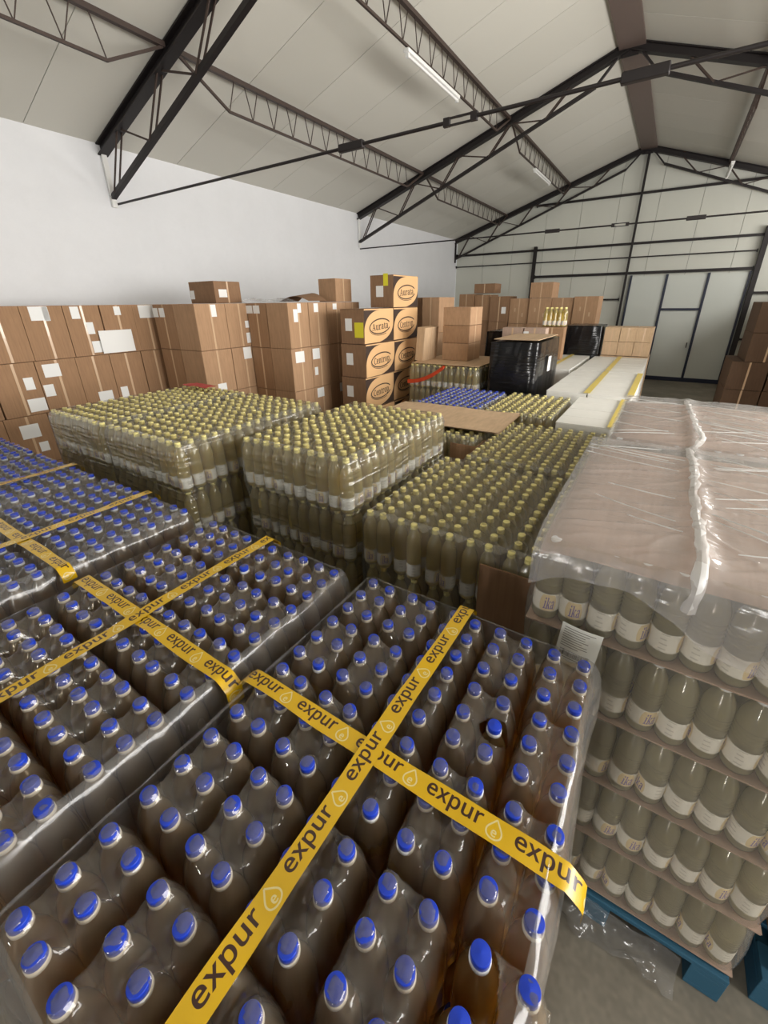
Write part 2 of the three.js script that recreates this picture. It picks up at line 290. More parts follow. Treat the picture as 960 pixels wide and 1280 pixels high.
// ───────────────────────── bottles ─────────────────────────
function lathe(pts, seg) { return new THREE.LatheGeometry(pts.map((p) => new THREE.Vector2(p[0], p[1])), seg); }
function bottleGeo(r, h, seg, ribs) {
  const k = h / 0.28;
  const p = [[0.0001, 0.004], [r * 0.55, 0.004], [r * 0.62, 0], [r * 0.9, 0.0005], [r, 0.01], [r, 0.018], [r * 0.975, 0.021]];
  if (ribs) { p.push([r * 0.975, 0.098], [r, 0.104]); for (let i = 0; i < 4; i++) { const y = 0.112 + i * 0.013; p.push([r, y], [r * 0.95, y + 0.005], [r, y + 0.010]); } }
  else p.push([r * 0.975, 0.09], [r, 0.095]);
  p.push([r, 0.168 * k], [r * 0.985, 0.183 * k], [r * 0.94, 0.198 * k], [r * 0.87, 0.211 * k], [r * 0.77, 0.223 * k], [r * 0.65, 0.234 * k], [r * 0.52, 0.244 * k], [r * 0.42, 0.251 * k], [0.0126, 0.256 * k], [0.0125, h - 0.004]);
  return {
    body: lathe(p, seg),
    ring: lathe([[0.0126, h - 0.0235], [0.0168, h - 0.0235], [0.0168, h - 0.0145], [0.0126, h - 0.0145]], seg),
    cap: lathe([[0.0126, h - 0.0145], [0.0155, h - 0.0145], [0.0155, h - 0.0028], [0.0143, h], [0.0001, h]], seg),
    label: lathe([[r + 0.0004, ribs ? 0.032 : 0.022], [r + 0.0009, ribs ? 0.035 : 0.025], [r + 0.0009, ribs ? 0.091 : 0.082], [r + 0.0004, ribs ? 0.094 : 0.085]], seg),
  };
}
const labelPrint = canvasTex(1024, 256, (g, w, h) => {
  g.fillStyle = '#e9e7df'; g.fillRect(0, 0, w, h);
  for (let k = 0; k < 2; k++) {
    const o = k * 512;
    g.fillStyle = '#e2cfa6'; g.beginPath(); g.ellipse(o + 105, 138, 100, 72, 0, 0, 7); g.fill();
    g.fillStyle = '#7d70a6'; g.font = 'italic bold 82px serif'; g.fillText('ika', o + 48, 162);
    g.fillStyle = '#d07a2a'; g.fillRect(o + 44, 184, 90, 10);
    g.fillStyle = '#c9c6be'; for (let i = 0; i < 6; i++) g.fillRect(o + 330, 60 + i * 24, 60 + 30 * hash(i, k, 4), 6);
  }
});
M.label = std({ color: lin(0.94, 0.94, 0.94), map: labelPrint, roughness: 0.5 });
function bottleProto(name, geo, body, cap, withLabel) {
  const o = new THREE.Group(); o.name = name;
  part(o, 'body', geo.body, body); const c = part(o, 'cap', geo.cap, cap); part(c, 'cap_ring', geo.ring, cap === M.blueCap ? M.capRing : cap);
  if (withLabel) part(o, 'label', geo.label, M.label);
  return o;
}
function stuffGeo(geo, withLabel) {
  const list = [geo.body, geo.cap, geo.ring]; if (withLabel) list.push(geo.label);
  return mergeGeometries(list, true);
}
const RB = 0.0355, HB = 0.28;
const GB = bottleGeo(RB, HB, 22), GBs = bottleGeo(RB, HB, 12), GR = bottleGeo(0.039, 0.268, 24, true), GRs = bottleGeo(0.039, 0.268, 14, true);
const blueProto = bottleProto('oil_bottle', GB, M.oil, M.blueCap, false);
const yellowProto = bottleProto('yellow_capped_bottle', bottleGeo(RB, HB, 14), M.oilGold, M.yellowCap, true);
const clearProto = bottleProto('ribbed_bottle', GR, M.oilClear, M.capRing, true);
const stuff = { blue: [], yellow: [], clear: [] };
const mat4 = (x, y, z, ry = 0, tx = 0, tz = 0) => new THREE.Matrix4().compose(V(x, y, z), new THREE.Quaternion().setFromEuler(new THREE.Euler(tx, ry, tz)), V(1, 1, 1));
function bottle(proto, x, y, z, rand, label, cat, group) {
  const b = proto.clone(); b.name = numbered(proto.name); b.position.set(x, y, z); b.rotation.set((rand() - 0.5) * 0.05, rand() * 6.28, (rand() - 0.5) * 0.05);
  tag(b, label, cat, group); scene.add(b); return b;
}

// ───────────────────────── pallets, film, tape ─────────────────────────
function palletGeo() {
  const w = 0.8, d = 1.14, parts = [];
  for (let i = 0; i < 7; i++) parts.push(['deck_board', w / 2 * 0 + 0, 0.133, -d / 2 + 0.055 + i * (d - 0.11) / 6, w, 0.022, 0.11]);
  for (const x of [-1, 0, 1]) { parts.push(['stringer_board', x * (w / 2 - 0.05), 0.111, 0, 0.1, 0.022, d]); parts.push(['bottom_board', x * (w / 2 - 0.05), 0.011, 0, 0.1, 0.022, d]); for (const z of [-1, 0, 1]) parts.push(['block', x * (w / 2 - 0.05), 0.061, z * (d / 2 - 0.06), 0.1, 0.078, 0.12]); }
  return parts;
}
const palletParts = palletGeo();
function pallet(x0, x1, z0, z1, mat, label, group) {     // z0 is the far edge
  const t = thing('wooden_pallet', label, 'pallet', [(x0 + x1) / 2, 0, (z0 + z1) / 2], 0, group);
  const sx = (x1 - x0) / 0.8, sz = (z1 - z0) / 1.14;
  for (const [n, x, y, z, w, h, d] of palletParts) { const m = part(t, n, box(w, h, d, 0.003), mat, [x * sx, y, z * sz]); m.scale.set(sx, 1, sz); }
  return t;
}
// a ring of stretch film round a load: rounded corners, rim lapping over the outer caps, sides drawn in and creased
function sideFilm(name, label, x0, x1, z0, z1, top, bottom, mat, o = {}) {
  const t = new THREE.Mesh(undefined, mat), root = new THREE.Group(); const cx = (x0 + x1) / 2, cz = (z0 + z1) / 2, hw = (x1 - x0) / 2, hd = (z1 - z0) / 2, r = 0.045, per = 4 * (hw + hd);
  const nu = o.nu ?? 160, lip = o.lip ?? 0.05, rows = [0, 0.18, 0.36, 0.52, 0.66, 0.78, 0.88, 0.95, 1].map((q) => [-lip * (1 - Math.sin(q * Math.PI / 2)), -0.075 * (1 - Math.cos(q * Math.PI / 2))]);
  const n = o.nv ?? 14; for (let i = 1; i <= n; i++) rows.push([0, -0.075 - (top - bottom - 0.075) * i / n]);
  const edge = (u) => {           // point and outward normal of a rounded rectangle
    const segs = [[hw * 2 - 2 * r, 0], [hd * 2 - 2 * r, 1], [hw * 2 - 2 * r, 2], [hd * 2 - 2 * r, 3]], arc = Math.PI / 2 * r, tot = 4 * (hw + hd) - 8 * r + 4 * arc; let s = u * tot;
    const corner = [[hw - r, hd - r], [hw - r, -hd + r], [-hw + r, -hd + r], [-hw + r, hd - r]], start = [[-hw + r, hd], [hw, hd - r], [hw - r, -hd], [-hw, -hd + r]], dir = [[1, 0], [0, -1], [-1, 0], [0, 1]], nor = [[0, 1], [1, 0], [0, -1], [-1, 0]];
    for (let k = 0; k < 4; k++) {
      if (s <= segs[k][0]) return [start[k][0] + dir[k][0] * s, start[k][1] + dir[k][1] * s, ...nor[k]];
      s -= segs[k][0];
      if (s <= arc) { const a = s / r, n0 = nor[k], n1 = dir[k], nx = n0[0] * Math.cos(a) + n1[0] * Math.sin(a), nz = n0[1] * Math.cos(a) + n1[1] * Math.sin(a); return [corner[k][0] + nx * r, corner[k][1] + nz * r, nx, nz]; }
      s -= arc;
    }
    return [start[0][0], start[0][1], 0, 1];
  };
  const seed = o.seed ?? 1, am = o.amp ?? 0.006;
  t.geometry = grid(nu, rows.length - 1, (u, v) => {
    const [px, pz, nx, nz] = edge(Math.min(u, 0.99999)), [out, dy] = rows[Math.round(v * (rows.length - 1))];
    const uu = u > 0.999 ? 0 : u, w = am * (2.2 * fbm(uu * per * 9, (top + dy) * 7, seed) - 1.0) + am * 0.6 * Math.sin((uu * per * 2.1 + (top + dy) * 3) * 6 + seed);
    const k = Math.round(v * (rows.length - 1)), q = out + w * Math.min(1, k / 6);
    const yy = top + dy + (k < 8 ? 0.007 * (noise(uu * per * 14, k * 0.5, seed + 9) - 0.5) : 0) + (k === rows.length - 1 ? 0.03 * (noise(uu * per * 6, 3, seed) - 0.5) : 0);
    return [px + nx * q, yy - top, pz + nz * q, u * per, (top + dy)];
  });
  root.name = numbered(name); root.position.set(cx, top, cz); t.name = 'side_wrap'; root.add(t); tag(root, label, 'plastic film', 'stretch films round the pallets'); scene.add(root); return root;
}
// film drawn tight over the caps of a whole load
function topFilm(root, caps, x0, x1, z0, z1, top, mat, cell, seed) {
  const cx = (x0 + x1) / 2, cz = (z0 + z1) / 2, nx = Math.round((x1 - x0) / cell), nz = Math.round((z1 - z0) / cell), B = 0.08, bins = new Map();
  for (const c of caps) { const k = Math.floor(c[0] / B) + ',' + Math.floor(c[1] / B); if (!bins.has(k)) bins.set(k, []); bins.get(k).push(c); }
  const t = new THREE.Mesh(grid(nx, nz, (u, v) => {
    const x = x0 + (x1 - x0) * u, z = z0 + (z1 - z0) * v; let d1 = 9; const bi = Math.floor(x / B), bj = Math.floor(z / B);
    for (let a = -1; a <= 1; a++) for (let b = -1; b <= 1; b++) for (const c of bins.get((bi + a) + ',' + (bj + b)) ?? []) d1 = Math.min(d1, Math.hypot(x - c[0], z - c[1]));
    const e = Math.max(0, d1 - 0.0165), sag = e < 0.02 ? e * 1.15 : 0.023 + (e - 0.02) * 0.5;
    return [x - cx, 0.0015 - Math.min(sag, 0.05) - 0.004 * fbm(x * 25, z * 25, seed), z - cz, x * 2, z * 2];
  }), mat);
  t.name = 'top_wrap'; t.position.set(cx, top, cz).sub(root.position); root.add(t); return t;
}
const tapePrint = canvasTex(1024, 256, (g, w, h) => {
  g.fillStyle = '#e6bd0a'; g.fillRect(0, 0, w, h);
  g.fillStyle = '#3a1c12'; g.font = '215px sans-serif'; g.textBaseline = 'alphabetic'; g.textAlign = 'left';
  const tw = g.measureText('expur').width; g.save(); g.translate(60, 165); g.scale(680 / tw, 1); g.strokeStyle = '#3a1c12'; g.lineWidth = 7; g.strokeText('expur', 0, 0); g.fillText('expur', 0, 0); g.restore();
  g.strokeStyle = '#efe3a8'; g.lineWidth = 17; g.beginPath(); g.moveTo(880, 25); g.bezierCurveTo(830, 95, 790, 120, 800, 165); g.bezierCurveTo(812, 235, 948, 235, 960, 165); g.bezierCurveTo(970, 120, 930, 95, 880, 25); g.stroke();
  g.fillStyle = '#efe3a8'; g.font = 'bold 120px sans-serif'; g.fillText('e', 846, 195);
});
M.tape = phy({ color: lin(0.8, 0.76, 0.7), map: tapePrint, roughness: 0.32, clearcoat: 0.4, clearcoatRoughness: 0.25, side: THREE.DoubleSide });
// tape along 'x' or 'z' across the caps; ends bend over the rim
function tapeStrip(axis, at, a, b, y, label, o = {}) {
  const L = Math.abs(b - a), end = o.end ?? [0.06, 0.06], n = Math.round((L + end[0] + end[1]) / 0.012), W = o.w ?? 0.048, seed = o.seed ?? 1, total = L + end[0] + end[1], rep = 0.172;
  const g = grid(n, 4, (u, v) => {
    let s = u * total - end[0], y0 = 0, al = s;
    if (s < 0) { al = Math.max(s, -0.03) ; y0 = -0.012 - Math.max(0, -s - 0.012) * 0.9; if (s > -0.012) y0 = s; } else if (s > L) { const e = s - L; al = L + Math.min(e, 0.03); y0 = e < 0.012 ? -e : -0.012 - (e - 0.012) * 0.9; }
    const c = (v - 0.5), ac = c * W * (1 - 0.1 * noise(s * 9, 2, seed));
    y0 += 0.0035 * (noise(s * 13, 0, seed) - 0.5) + 0.004 * c * (noise(s * 11, 5, seed) - 0.5) * 2 + 0.004;
    const sway = 0.006 * (noise(s * 3, 7, seed) - 0.5), dir = b > a ? 1 : -1, alW = a + dir * al;
    return axis === 'x' ? [alW, y0, at + ac + sway, (s + (o.phase ?? 0)) / rep, 1 - v] : [at + ac + sway, y0, alW, (s + (o.phase ?? 0)) / rep, 1 - v];
  });
  const p = g.attributes.position; const c0 = V(axis === 'x' ? (a + b) / 2 : at, 0, axis === 'x' ? at : (a + b) / 2); g.translate(-c0.x, 0, -c0.z);
  const m = new THREE.Mesh(g, M.tape); m.name = numbered('packing_tape'); m.position.set(c0.x, y, c0.z); m.castShadow = m.receiveShadow = true; tag(m, label, 'tape', 'yellow printed tapes on the pallets'); scene.add(m); return m;
}
// shrink film of one pack of six bottles (two by three): tent over the caps, falling along the shoulders
const PU = 0.0722, PV = 0.0708;
function packFilmGeo(torn) {
  const hx = PU / 2, hz = PV, o = 0.0372, nu = torn ? 52 : 26, nv = torn ? 72 : 36;
  const caps = []; for (const i of [-1, 1]) for (const j of [-1, 0, 1]) caps.push([i * hx, j * hz]);
  return grid(nu, nv, (u, v) => {
    let x = (u - 0.5) * 2 * (hx + o), z = (v - 0.5) * 2 * (hz + o);
    if (torn) { const q = Math.hypot((x - torn[0]) / torn[2], (z - torn[1]) / torn[3]); if (q < 0.85 + 0.3 * noise(x * 60, z * 60, 5)) return null; }
    const qx = Math.max(-hx, Math.min(hx, x)), qz = Math.max(-hz, Math.min(hz, z)), t = Math.hypot(x - qx, z - qz);
    const d = Math.min(...caps.map((c) => Math.hypot(qx - c[0], qz - c[1])));
    const capSide = Math.max(d, t) < 0.0155 && Math.hypot(d, t) < 0.0165 ? 0 : Math.min(1, Math.max(0, (Math.hypot(d, t) - 0.0165) / 0.004));
    const web = 0.42 * Math.max(0, d - 0.0205), e = Math.min(1, Math.max(0, t - 0.011) / 0.0262);
    let y = -0.017 * capSide - web - (0.1 * (1 - Math.sqrt(Math.max(0, 1 - e * e * 0.97)))) - 0.25 * Math.max(0, t - 0.011) - 0.0015 * noise(x * 90, z * 90, 3);
    if (u === 0 || u === 1 || v === 0 || v === 1) y -= 0.03;
    return [x, y + 0.0012, z, x, z];
  });
}
const packGeo = packFilmGeo();

// ───────────────────────── loads of bottles ─────────────────────────
// every load: {kind, x0, x1, z0 (far), z1 (near), cols, rows, top, layers, pitch}
function layout(L, layer, rand) {
  const out = [], px = (L.x1 - L.x0 - 2 * 0.038) / (L.cols - 1), pz = (L.z1 - L.z0 - 2 * 0.038) / (L.rows - 1), y = L.top - HB - layer * L.pitch;
  for (let j = 0; j < L.rows; j++) for (let i = 0; i < L.cols; i++) out.push([L.x0 + 0.038 + i * px + (L.cols % 2 ? 0 : (i % 2 ? -1 : 1) * Math.max(0, (px - 0.0715) / 2)) + (rand() - 0.5) * 0.005 + (L.skew ?? 0) * j, y, L.z0 + 0.038 + j * pz + (rand() - 0.5) * 0.005, i, j]);
  return out;
}
function load(L) {
  const rand = rng(L.seed), caps = [];
  for (let k = 0; k < L.layers; k++) for (const [x, y, z, i, j] of layout(L, k, rand)) {
    if (k === 0) { caps.push([x, z]); if (L.single) { bottle(L.kind === 'yellow' ? yellowProto : blueProto, x, y, z, rand, L.single(i, j), 'bottle', L.group); continue; } }
    stuff[L.kind].push(mat4(x, y, z, rand() * 6.28, (rand() - 0.5) * 0.04, (rand() - 0.5) * 0.04));
  }
  pallet(L.x0, L.x1, L.z0, L.z1, M.wood, `plain wooden pallet under ${L.what}`, 'pallets under the bottle loads');
  const wrap = sideFilm('stretch_film', `clear stretch film wrapped round ${L.what}`, L.x0 - 0.004, L.x1 + 0.004, L.z0 - 0.004, L.z1 + 0.004, L.top + 0.002, 0.165, L.sideMat ?? M.film, { seed: L.seed, lip: L.lip ?? 0.05, amp: L.amp ?? 0.006 });
  topFilm(wrap, caps, L.x0 + 0.03, L.x1 - 0.03, L.z0 + 0.03, L.z1 - 0.03, L.top, L.kind === 'yellow' ? M.filmCloudy : M.film, L.cell ?? 0.012, L.seed);
}
// the two near pallets, built pack by pack
function packLoad(L) {
  const rand = rng(L.seed), px = (L.x1 - L.x0 - 2 * 0.036 - PU) / 4;
  for (let b = 0; b < 5; b++) for (let a = 0; a < 5; a++) {
    const zc = L.z0 + 0.036 + PV + b * (L.z1 - L.z0 - 2 * 0.036 - 2 * PV) / 4 + (rand() - 0.5) * 0.005, fan = 1 + (L.fan ?? 0) * b;
    const xc = L.x0 + 0.036 + PU / 2 + a * px * fan + (rand() - 0.5) * 0.005, turn = (rand() - 0.5) * 0.05, tilt = (rand() - 0.5) * 0.02, y = L.top - HB;
    const torn = L.torn?.find((q) => q[0] === a && q[1] === b);
    const ca = Math.cos(turn), sa = Math.sin(turn);
    for (let i = 0; i < 2; i++) for (let j = 0; j < 3; j++) {
      const u = (i - 0.5) * PU, v = (j - 1) * PV;
      const inHole = torn && Math.hypot((u - torn[2]) / (torn[4] + 0.01), (v - torn[3]) / (torn[5] + 0.01)) < 1;
      const o = bottle(blueProto, xc + u * ca + v * sa, y + tilt * u, zc - u * sa + v * ca, rand, inHole ? `${torn[6]}${torn[5] > 0.05 ? (j ? ', nearer one' : ', farther one') : ''}` : `${L.single}, ${nthW(b * 3 + j)} row from back, ${nthW(a * 2 + i)} from left`, 'bottle', inHole ? undefined : L.group);
      o.rotation.x *= 0.6; o.rotation.z *= 0.6; 
    }
    const m = new THREE.Mesh(torn ? packFilmGeo(torn.slice(2, 6)) : packGeo, M.packFilm); m.name = numbered('shrink_film'); m.position.set(xc, L.top, zc); m.rotation.y = turn; m.castShadow = m.receiveShadow = true;
    tag(m, torn ? torn[7] : `${L.filmLabel}, ${nthW(b)} pack row from back, ${nthW(a)} from left`, 'plastic film', torn ? undefined : L.filmGroup); scene.add(m);
  }
  for (let k = 1; k < L.layers; k++) for (const [x, y, z] of layout({ ...L, cols: 10, rows: 15 }, k, rand)) stuff.blue.push(mat4(x, y, z, rand() * 6.28));
  pallet(L.x0, L.x1, L.z0, L.z1, M.wood, `plain wooden pallet under ${L.what}`, 'pallets under the bottle loads');
  sideFilm('stretch_film', `clear stretch film wrapped round ${L.what}`, L.x0 - 0.012, L.x1 + 0.012, L.z0 - 0.012, L.z1 + 0.012, L.top + 0.002, 0.165, M.film, { seed: L.seed, lip: 0.03, amp: 0.007, nu: 260, nv: 18 });
}
const CAP = 1.32;
packLoad({ kind: 'blue', x0: -0.715, x1: 0.03, z0: -0.99, z1: 0.08, fan: 0.016, top: CAP, layers: 4, pitch: 0.294, seed: 101, what: 'the nearest blue-capped load',
  single: 'blue-capped bottle on the nearest pallet', group: 'bottles of the nearest pallet', filmLabel: 'clear shrink film on the nearest pallet', filmGroup: 'shrink films of the nearest pallet',
  torn: [[3, 1, 0.036, 0.0, 0.03, 0.032, 'bright blue-capped bottle bare in the upper torn film hole, right of tape', 'shrink film torn open in a small hole right of the tape crossing'], [4, 3, -0.04, -0.03, 0.044, 0.062, 'blue-capped bottle bare in the large torn hole at picture bottom', 'shrink film with large torn hole over amber bottles near picture bottom']] });
packLoad({ kind: 'blue', x0: -1.55, x1: -0.79, z0: -0.965, z1: 0.12, top: CAP, layers: 4, pitch: 0.294, seed: 202, what: 'the second blue-capped load from the right',
  single: 'blue-capped bottle on the second pallet', group: 'bottles of the pallet left of the nearest', filmLabel: 'clear shrink film on the second pallet', filmGroup: 'shrink films of the pallet left of the nearest' });
load({ kind: 'blue', x0: -2.5, x1: -1.7, z0: -0.97, z1: 0.1, cols: 10, rows: 15, top: CAP, layers: 4, pitch: 0.294, seed: 303, what: 'the third blue-capped load from the right' });
load({ kind: 'blue', x0: -3.32, x1: -2.56, z0: -0.96, z1: 0.1, cols: 10, rows: 15, top: CAP, layers: 4, pitch: 0.294, seed: 304, what: 'the fourth blue-capped load from the right' });
load({ kind: 'blue', x0: -4.15, x1: -3.38, z0: -0.96, z1: 0.1, cols: 10, rows: 15, top: CAP, layers: 4, pitch: 0.294, seed: 305, what: 'the leftmost blue-capped load at the picture edge' });
load({ kind: 'yellow', x0: -3.6, x1: -2.83, z0: -2.3, z1: -1.13, cols: 10, rows: 15, top: 1.53, layers: 5, pitch: 0.277, seed: 401, what: 'the leftmost tall yellow-capped load', sideMat: M.filmGlare });
load({ kind: 'yellow', x0: -2.81, x1: -2.03, z0: -2.3, z1: -1.13, cols: 10, rows: 15, top: 1.53, layers: 5, pitch: 0.277, seed: 402, what: 'the second tall yellow-capped load from the left', sideMat: M.filmGlare });
load({ kind: 'yellow', x0: -1.87, x1: -1.11, z0: -2.46, z1: -1.39, cols: 10, rows: 14, top: 1.53, layers: 5, pitch: 0.277, seed: 403, what: 'the third tall yellow-capped load', sideMat: M.filmGlare, amp: 0.009, single: (i, j) => `yellow-capped bottle on the third tall load, ${nthW(j)} row from back, ${nthW(i)} from left`, group: 'top bottles of the tall shining load', cell: 0.009 });
load({ kind: 'yellow', x0: -1.05, x1: -0.22, z0: -2.31, z1: -1.38, cols: 10, rows: 12, top: 1.3, layers: 4, pitch: 0.288, seed: 404, what: 'the low yellow-capped load behind the nearest pallet', single: (i, j) => `yellow-capped bottle on the low load behind, ${nthW(j)} row from back, ${nthW(i)} from left`, group: 'top bottles of the low yellow-capped load', cell: 0.008 });
load({ kind: 'yellow', x0: -0.95, x1: -0.2, z0: -3.36, z1: -2.36, cols: 10, rows: 13, top: 1.29, layers: 4, pitch: 0.286, seed: 405, what: 'the low yellow-capped load left of the second cardboard-topped pallet' });
load({ kind: 'yellow', x0: -1.78, x1: -1.0, z0: -3.5, z1: -2.75, cols: 10, rows: 10, top: 1.28, layers: 4, pitch: 0.286, seed: 406, what: 'the bottle load hidden by the flat cardboard sheet', cell: 0.014 });
load({ kind: 'blue', x0: -1.95, x1: -1.29, z0: -4.42, z1: -3.55, cols: 9, rows: 12, top: 1.31, layers: 4, pitch: 0.29, seed: 407, what: 'the small far blue-capped load behind the cardboard sheet', cell: 0.014 });
load({ kind: 'yellow', x0: -1.26, x1: -0.64, z0: -4.45, z1: -3.53, cols: 8, rows: 12, top: 1.31, layers: 4, pitch: 0.29, seed: 408, what: 'the small far yellow-capped load beside the far blue caps', cell: 0.014 });
load({ kind: 'yellow', x0: -2.75, x1: -1.8, z0: -5.95, z1: -4.83, cols: 12, rows: 14, top: 1.46, layers: 5, pitch: 0.262, seed: 409, what: 'the far load with a red band under the carton stack', cell: 0.014 });
// yellow tapes
tapeStrip('x', -0.47, -0.725, 0.045, CAP, 'yellow printed tape running left to right across the nearest pallet', { seed: 3, end: [0.05, 0.07], phase: 0.02 });
tapeStrip('z', -0.352, 0.08, -0.995, CAP + 0.003, 'yellow printed tape running front to back across the nearest pallet', { seed: 5, end: [0.02, 0.05], phase: 0.05 });
tapeStrip('x', -0.43, -1.56, -0.78, CAP, 'yellow printed tape running left to right on the second pallet', { seed: 7, end: [0.05, 0.09] });
tapeStrip('z', -1.19, 0.12, -0.97, CAP + 0.003, 'yellow printed tape running front to back on the second pallet', { seed: 9, end: [0.02, 0.06] });
tapeStrip('x', -0.43, -2.5, -1.7, CAP, 'yellow tape running left to right on the third pallet', { seed: 11 });
tapeStrip('z', -2.06, 0.1, -0.97, CAP + 0.003, 'yellow tape running front to back on the third pallet', { seed: 13 });
tapeStrip('z', -2.85, 0.1, -0.96, CAP + 0.003, 'yellow tape running front to back on the fourth pallet', { seed: 15 });

// ───────────────────────── the two loads with cardboard tops, right ─────────────────────────
{
  const rand = rng(77), X0 = -0.19, X1 = 0.6, Z1 = -1.11, Z0 = -2.2, top = 1.555, pitch = 0.281;
  pallet(X0, X1, Z0, Z1 + 0.02, M.bluePaint, 'blue pallet under the bottle load with white labels', 'blue pallets');
  const nth = ['topmost', 'second', 'third', 'fourth', 'lowest'];
  const cols = 10, px = (X1 - X0 - 0.08) / (cols - 1);
  for (let k = 0; k < 5; k++) {
    const y = top - 0.268 - k * pitch;
    for (let i = 0; i < cols; i++) {
      const b = bottle(clearProto, X0 + 0.04 + i * px, y, Z1 - 0.04 + (rand() - 0.5) * 0.008, rand, `white-labelled bottle in the ${nth[k]} layer of the right-hand load, ${nthW(i)} from left`, 'bottle', `front bottles of the ${nth[k]} layer, right-hand load`);
      b.rotation.y = 0.5 + (rand() - 0.5) * 2.2;
      for (let j = 1; j < 4; j++) stuff.clear.push(mat4(X0 + 0.04 + i * px, y, Z1 - 0.04 - j * 0.08, rand() * 6));
      for (let j = 0; k === 0 && j < 9; j++) stuff.clear.push(mat4(X0 + 0.04 + i * px, y, Z1 - 0.04 - (j + 4) * 0.08, rand() * 6));
    }
    const sh = new THREE.Mesh(grid(24, 18, (u, v) => [(u - 0.5) * (X1 - X0 + 0.01), 0.004 * (noise(u * 9, v * 9, k) - 0.5), (v - 0.5) * (Z1 - Z0 + 0.012), u, v]), M.cardPink);
    const back = mergeGeometries([sh.geometry, box(X1 - X0 + 0.006, 0.005, Z1 - Z0 + 0.008).clone().translate(0, -0.004, 0)].map((g) => g.toNonIndexed())); sh.geometry = back;
    sh.name = numbered('layer_sheet'); sh.position.set((X0 + X1) / 2, y - 0.005, (Z0 + Z1) / 2); tag(sh, `thin cardboard layer sheet under the ${nth[k]} bottle layer of the right-hand load`, 'cardboard sheet', 'layer sheets of the right-hand load'); scene.add(sh);
  }
  const cover = (x0, x1, z0, z1, y, label, seed) => {
    const m = new THREE.Mesh(grid(40, 50, (u, v) => [(u - 0.5) * (x1 - x0), 0.012 * (fbm(u * 5, v * 5, seed) - 0.5) - 0.03 * Math.pow(Math.abs(v - 0.5) * 2, 14) - 0.02 * Math.pow(Math.abs(u - 0.5) * 2, 14), (v - 0.5) * (z1 - z0), u * 3, v * 3]), M.cardPink);
    m.name = numbered('cardboard_cover'); m.position.set((x0 + x1) / 2, y, (z0 + z1) / 2); m.castShadow = m.receiveShadow = true; tag(m, label, 'cardboard sheet', 'cardboard tops of the right-hand loads'); scene.add(m);
  };
  cover(X0 + 0.005, X1 - 0.005, Z0 + 0.01, Z1 + 0.004, top + 0.012, 'flat cardboard cover on the near right-hand load', 4);
  // film over the top: creases run across, gathered towards the middle tie
  const topSheet = (x0, x1, z0, z1, y, drop, label, seed, tieX) => {
    const L = z1 - z0, n = 130;
    const ridge = (p, q, sd) => Math.pow(1 - Math.abs(2 * noise(p, q, sd) - 1), 9);
    const g = grid(110, n, (u, v) => {
      const x = x0 + (x1 - x0) * u, cut = drop * (0.5 + 0.3 * Math.sin(u * 7.5 + seed) + 0.25 * noise(u * 9, 1, seed)) + 0.02, s = v * (L + cut), over = Math.max(0, s - L), z = z0 + Math.min(s, L) + 0.014 * Math.min(1, over * 40);
      const dx = x - tieX, dt = Math.abs(dx), sw = s + 0.3 * dx + 0.1 * fbm(x * 3, s * 2, seed);
      const crease = 0.007 * ridge(sw * 13, x * 1.1, seed) + 0.005 * ridge(sw * 24, x * 2.3, seed + 4) + 0.006 * ridge((s - 0.9 * dt) * 9, dx * 3, seed + 7) * Math.exp(-dt * 5) + 0.012 * Math.exp(-dt * dt / 0.0008);
      return [x - (x0 + x1) / 2, over ? -over - 0.022 : crease + 0.006 - 0.028 * Math.pow(s / L, 18), z - (z0 + z1) / 2 + (over ? 0.006 * Math.sin(x * 31 + seed) + 0.012 * fbm(x * 12, over * 20, seed) : 0), x * 2, s * 2];
    });
    const t = thing('top_film', label, 'plastic film', [(x0 + x1) / 2, y, (z0 + z1) / 2], 0, 'films over the cardboard tops'); part(t, 'sheet', g, M.filmHazy);
    const rand = rng(seed * 31 + 5);
    for (let k = 0; k < 24; k++) {            // narrow bunched folds running out from the tie
      const side = k % 3 ? 1 : -1, sx = tieX + side * (0.03 + 0.12 * rand() * rand()), len = Math.min(side > 0 ? x1 - sx : sx - x0, 0.15 + 0.45 * rand()) - 0.01, zs = z0 + 0.06 + (L - 0.12) * rand(), dz = (0.25 + 0.5 * rand()) * len * (rand() < 0.8 ? 1 : -1) * (side > 0 ? 1 : -0.6), wd = 0.0014 + 0.005 * rand() * rand();
      if (len < 0.06 || zs + dz > z1 - 0.02 || zs + dz < z0 + 0.02) continue;
      part(t, 'fold', grid(24, 2, (u, v) => { const w = wd * Math.sin(Math.PI * Math.min(1, u * 1.1 + 0.04)) * (0.6 + 0.8 * noise(u * 6, k, 3)), xx = sx + side * len * u, zz = zs + dz * (u + 0.25 * u * u * (rand() * 0 + 1) - 0.25 * u) + (v - 0.5) * 2 * w; return [xx - (x0 + x1) / 2, 0.0145 + (v === 0.5 ? 0.003 : 0) - 0.022 * Math.pow((zz - z0) / L, 18), zz - (z0 + z1) / 2, u, v]; }), M.filmWhite);
    }
  };
  topSheet(X0 - 0.01, X1 + 0.01, Z0 + 0.005, Z1 + 0.002, top + 0.02, 0.17, 'creased clear film over cardboard top of near right-hand load', 3, 0.2);
  sideFilm('stretch_film', 'clear stretch film round the right-hand load of labelled bottles', X0 - 0.01, X1 + 0.01, Z0 - 0.01, Z1 + 0.01, top + 0.012, 0.165, M.filmVeil, { seed: 31, lip: 0.03, nu: 240, nv: 26, amp: 0.008 });
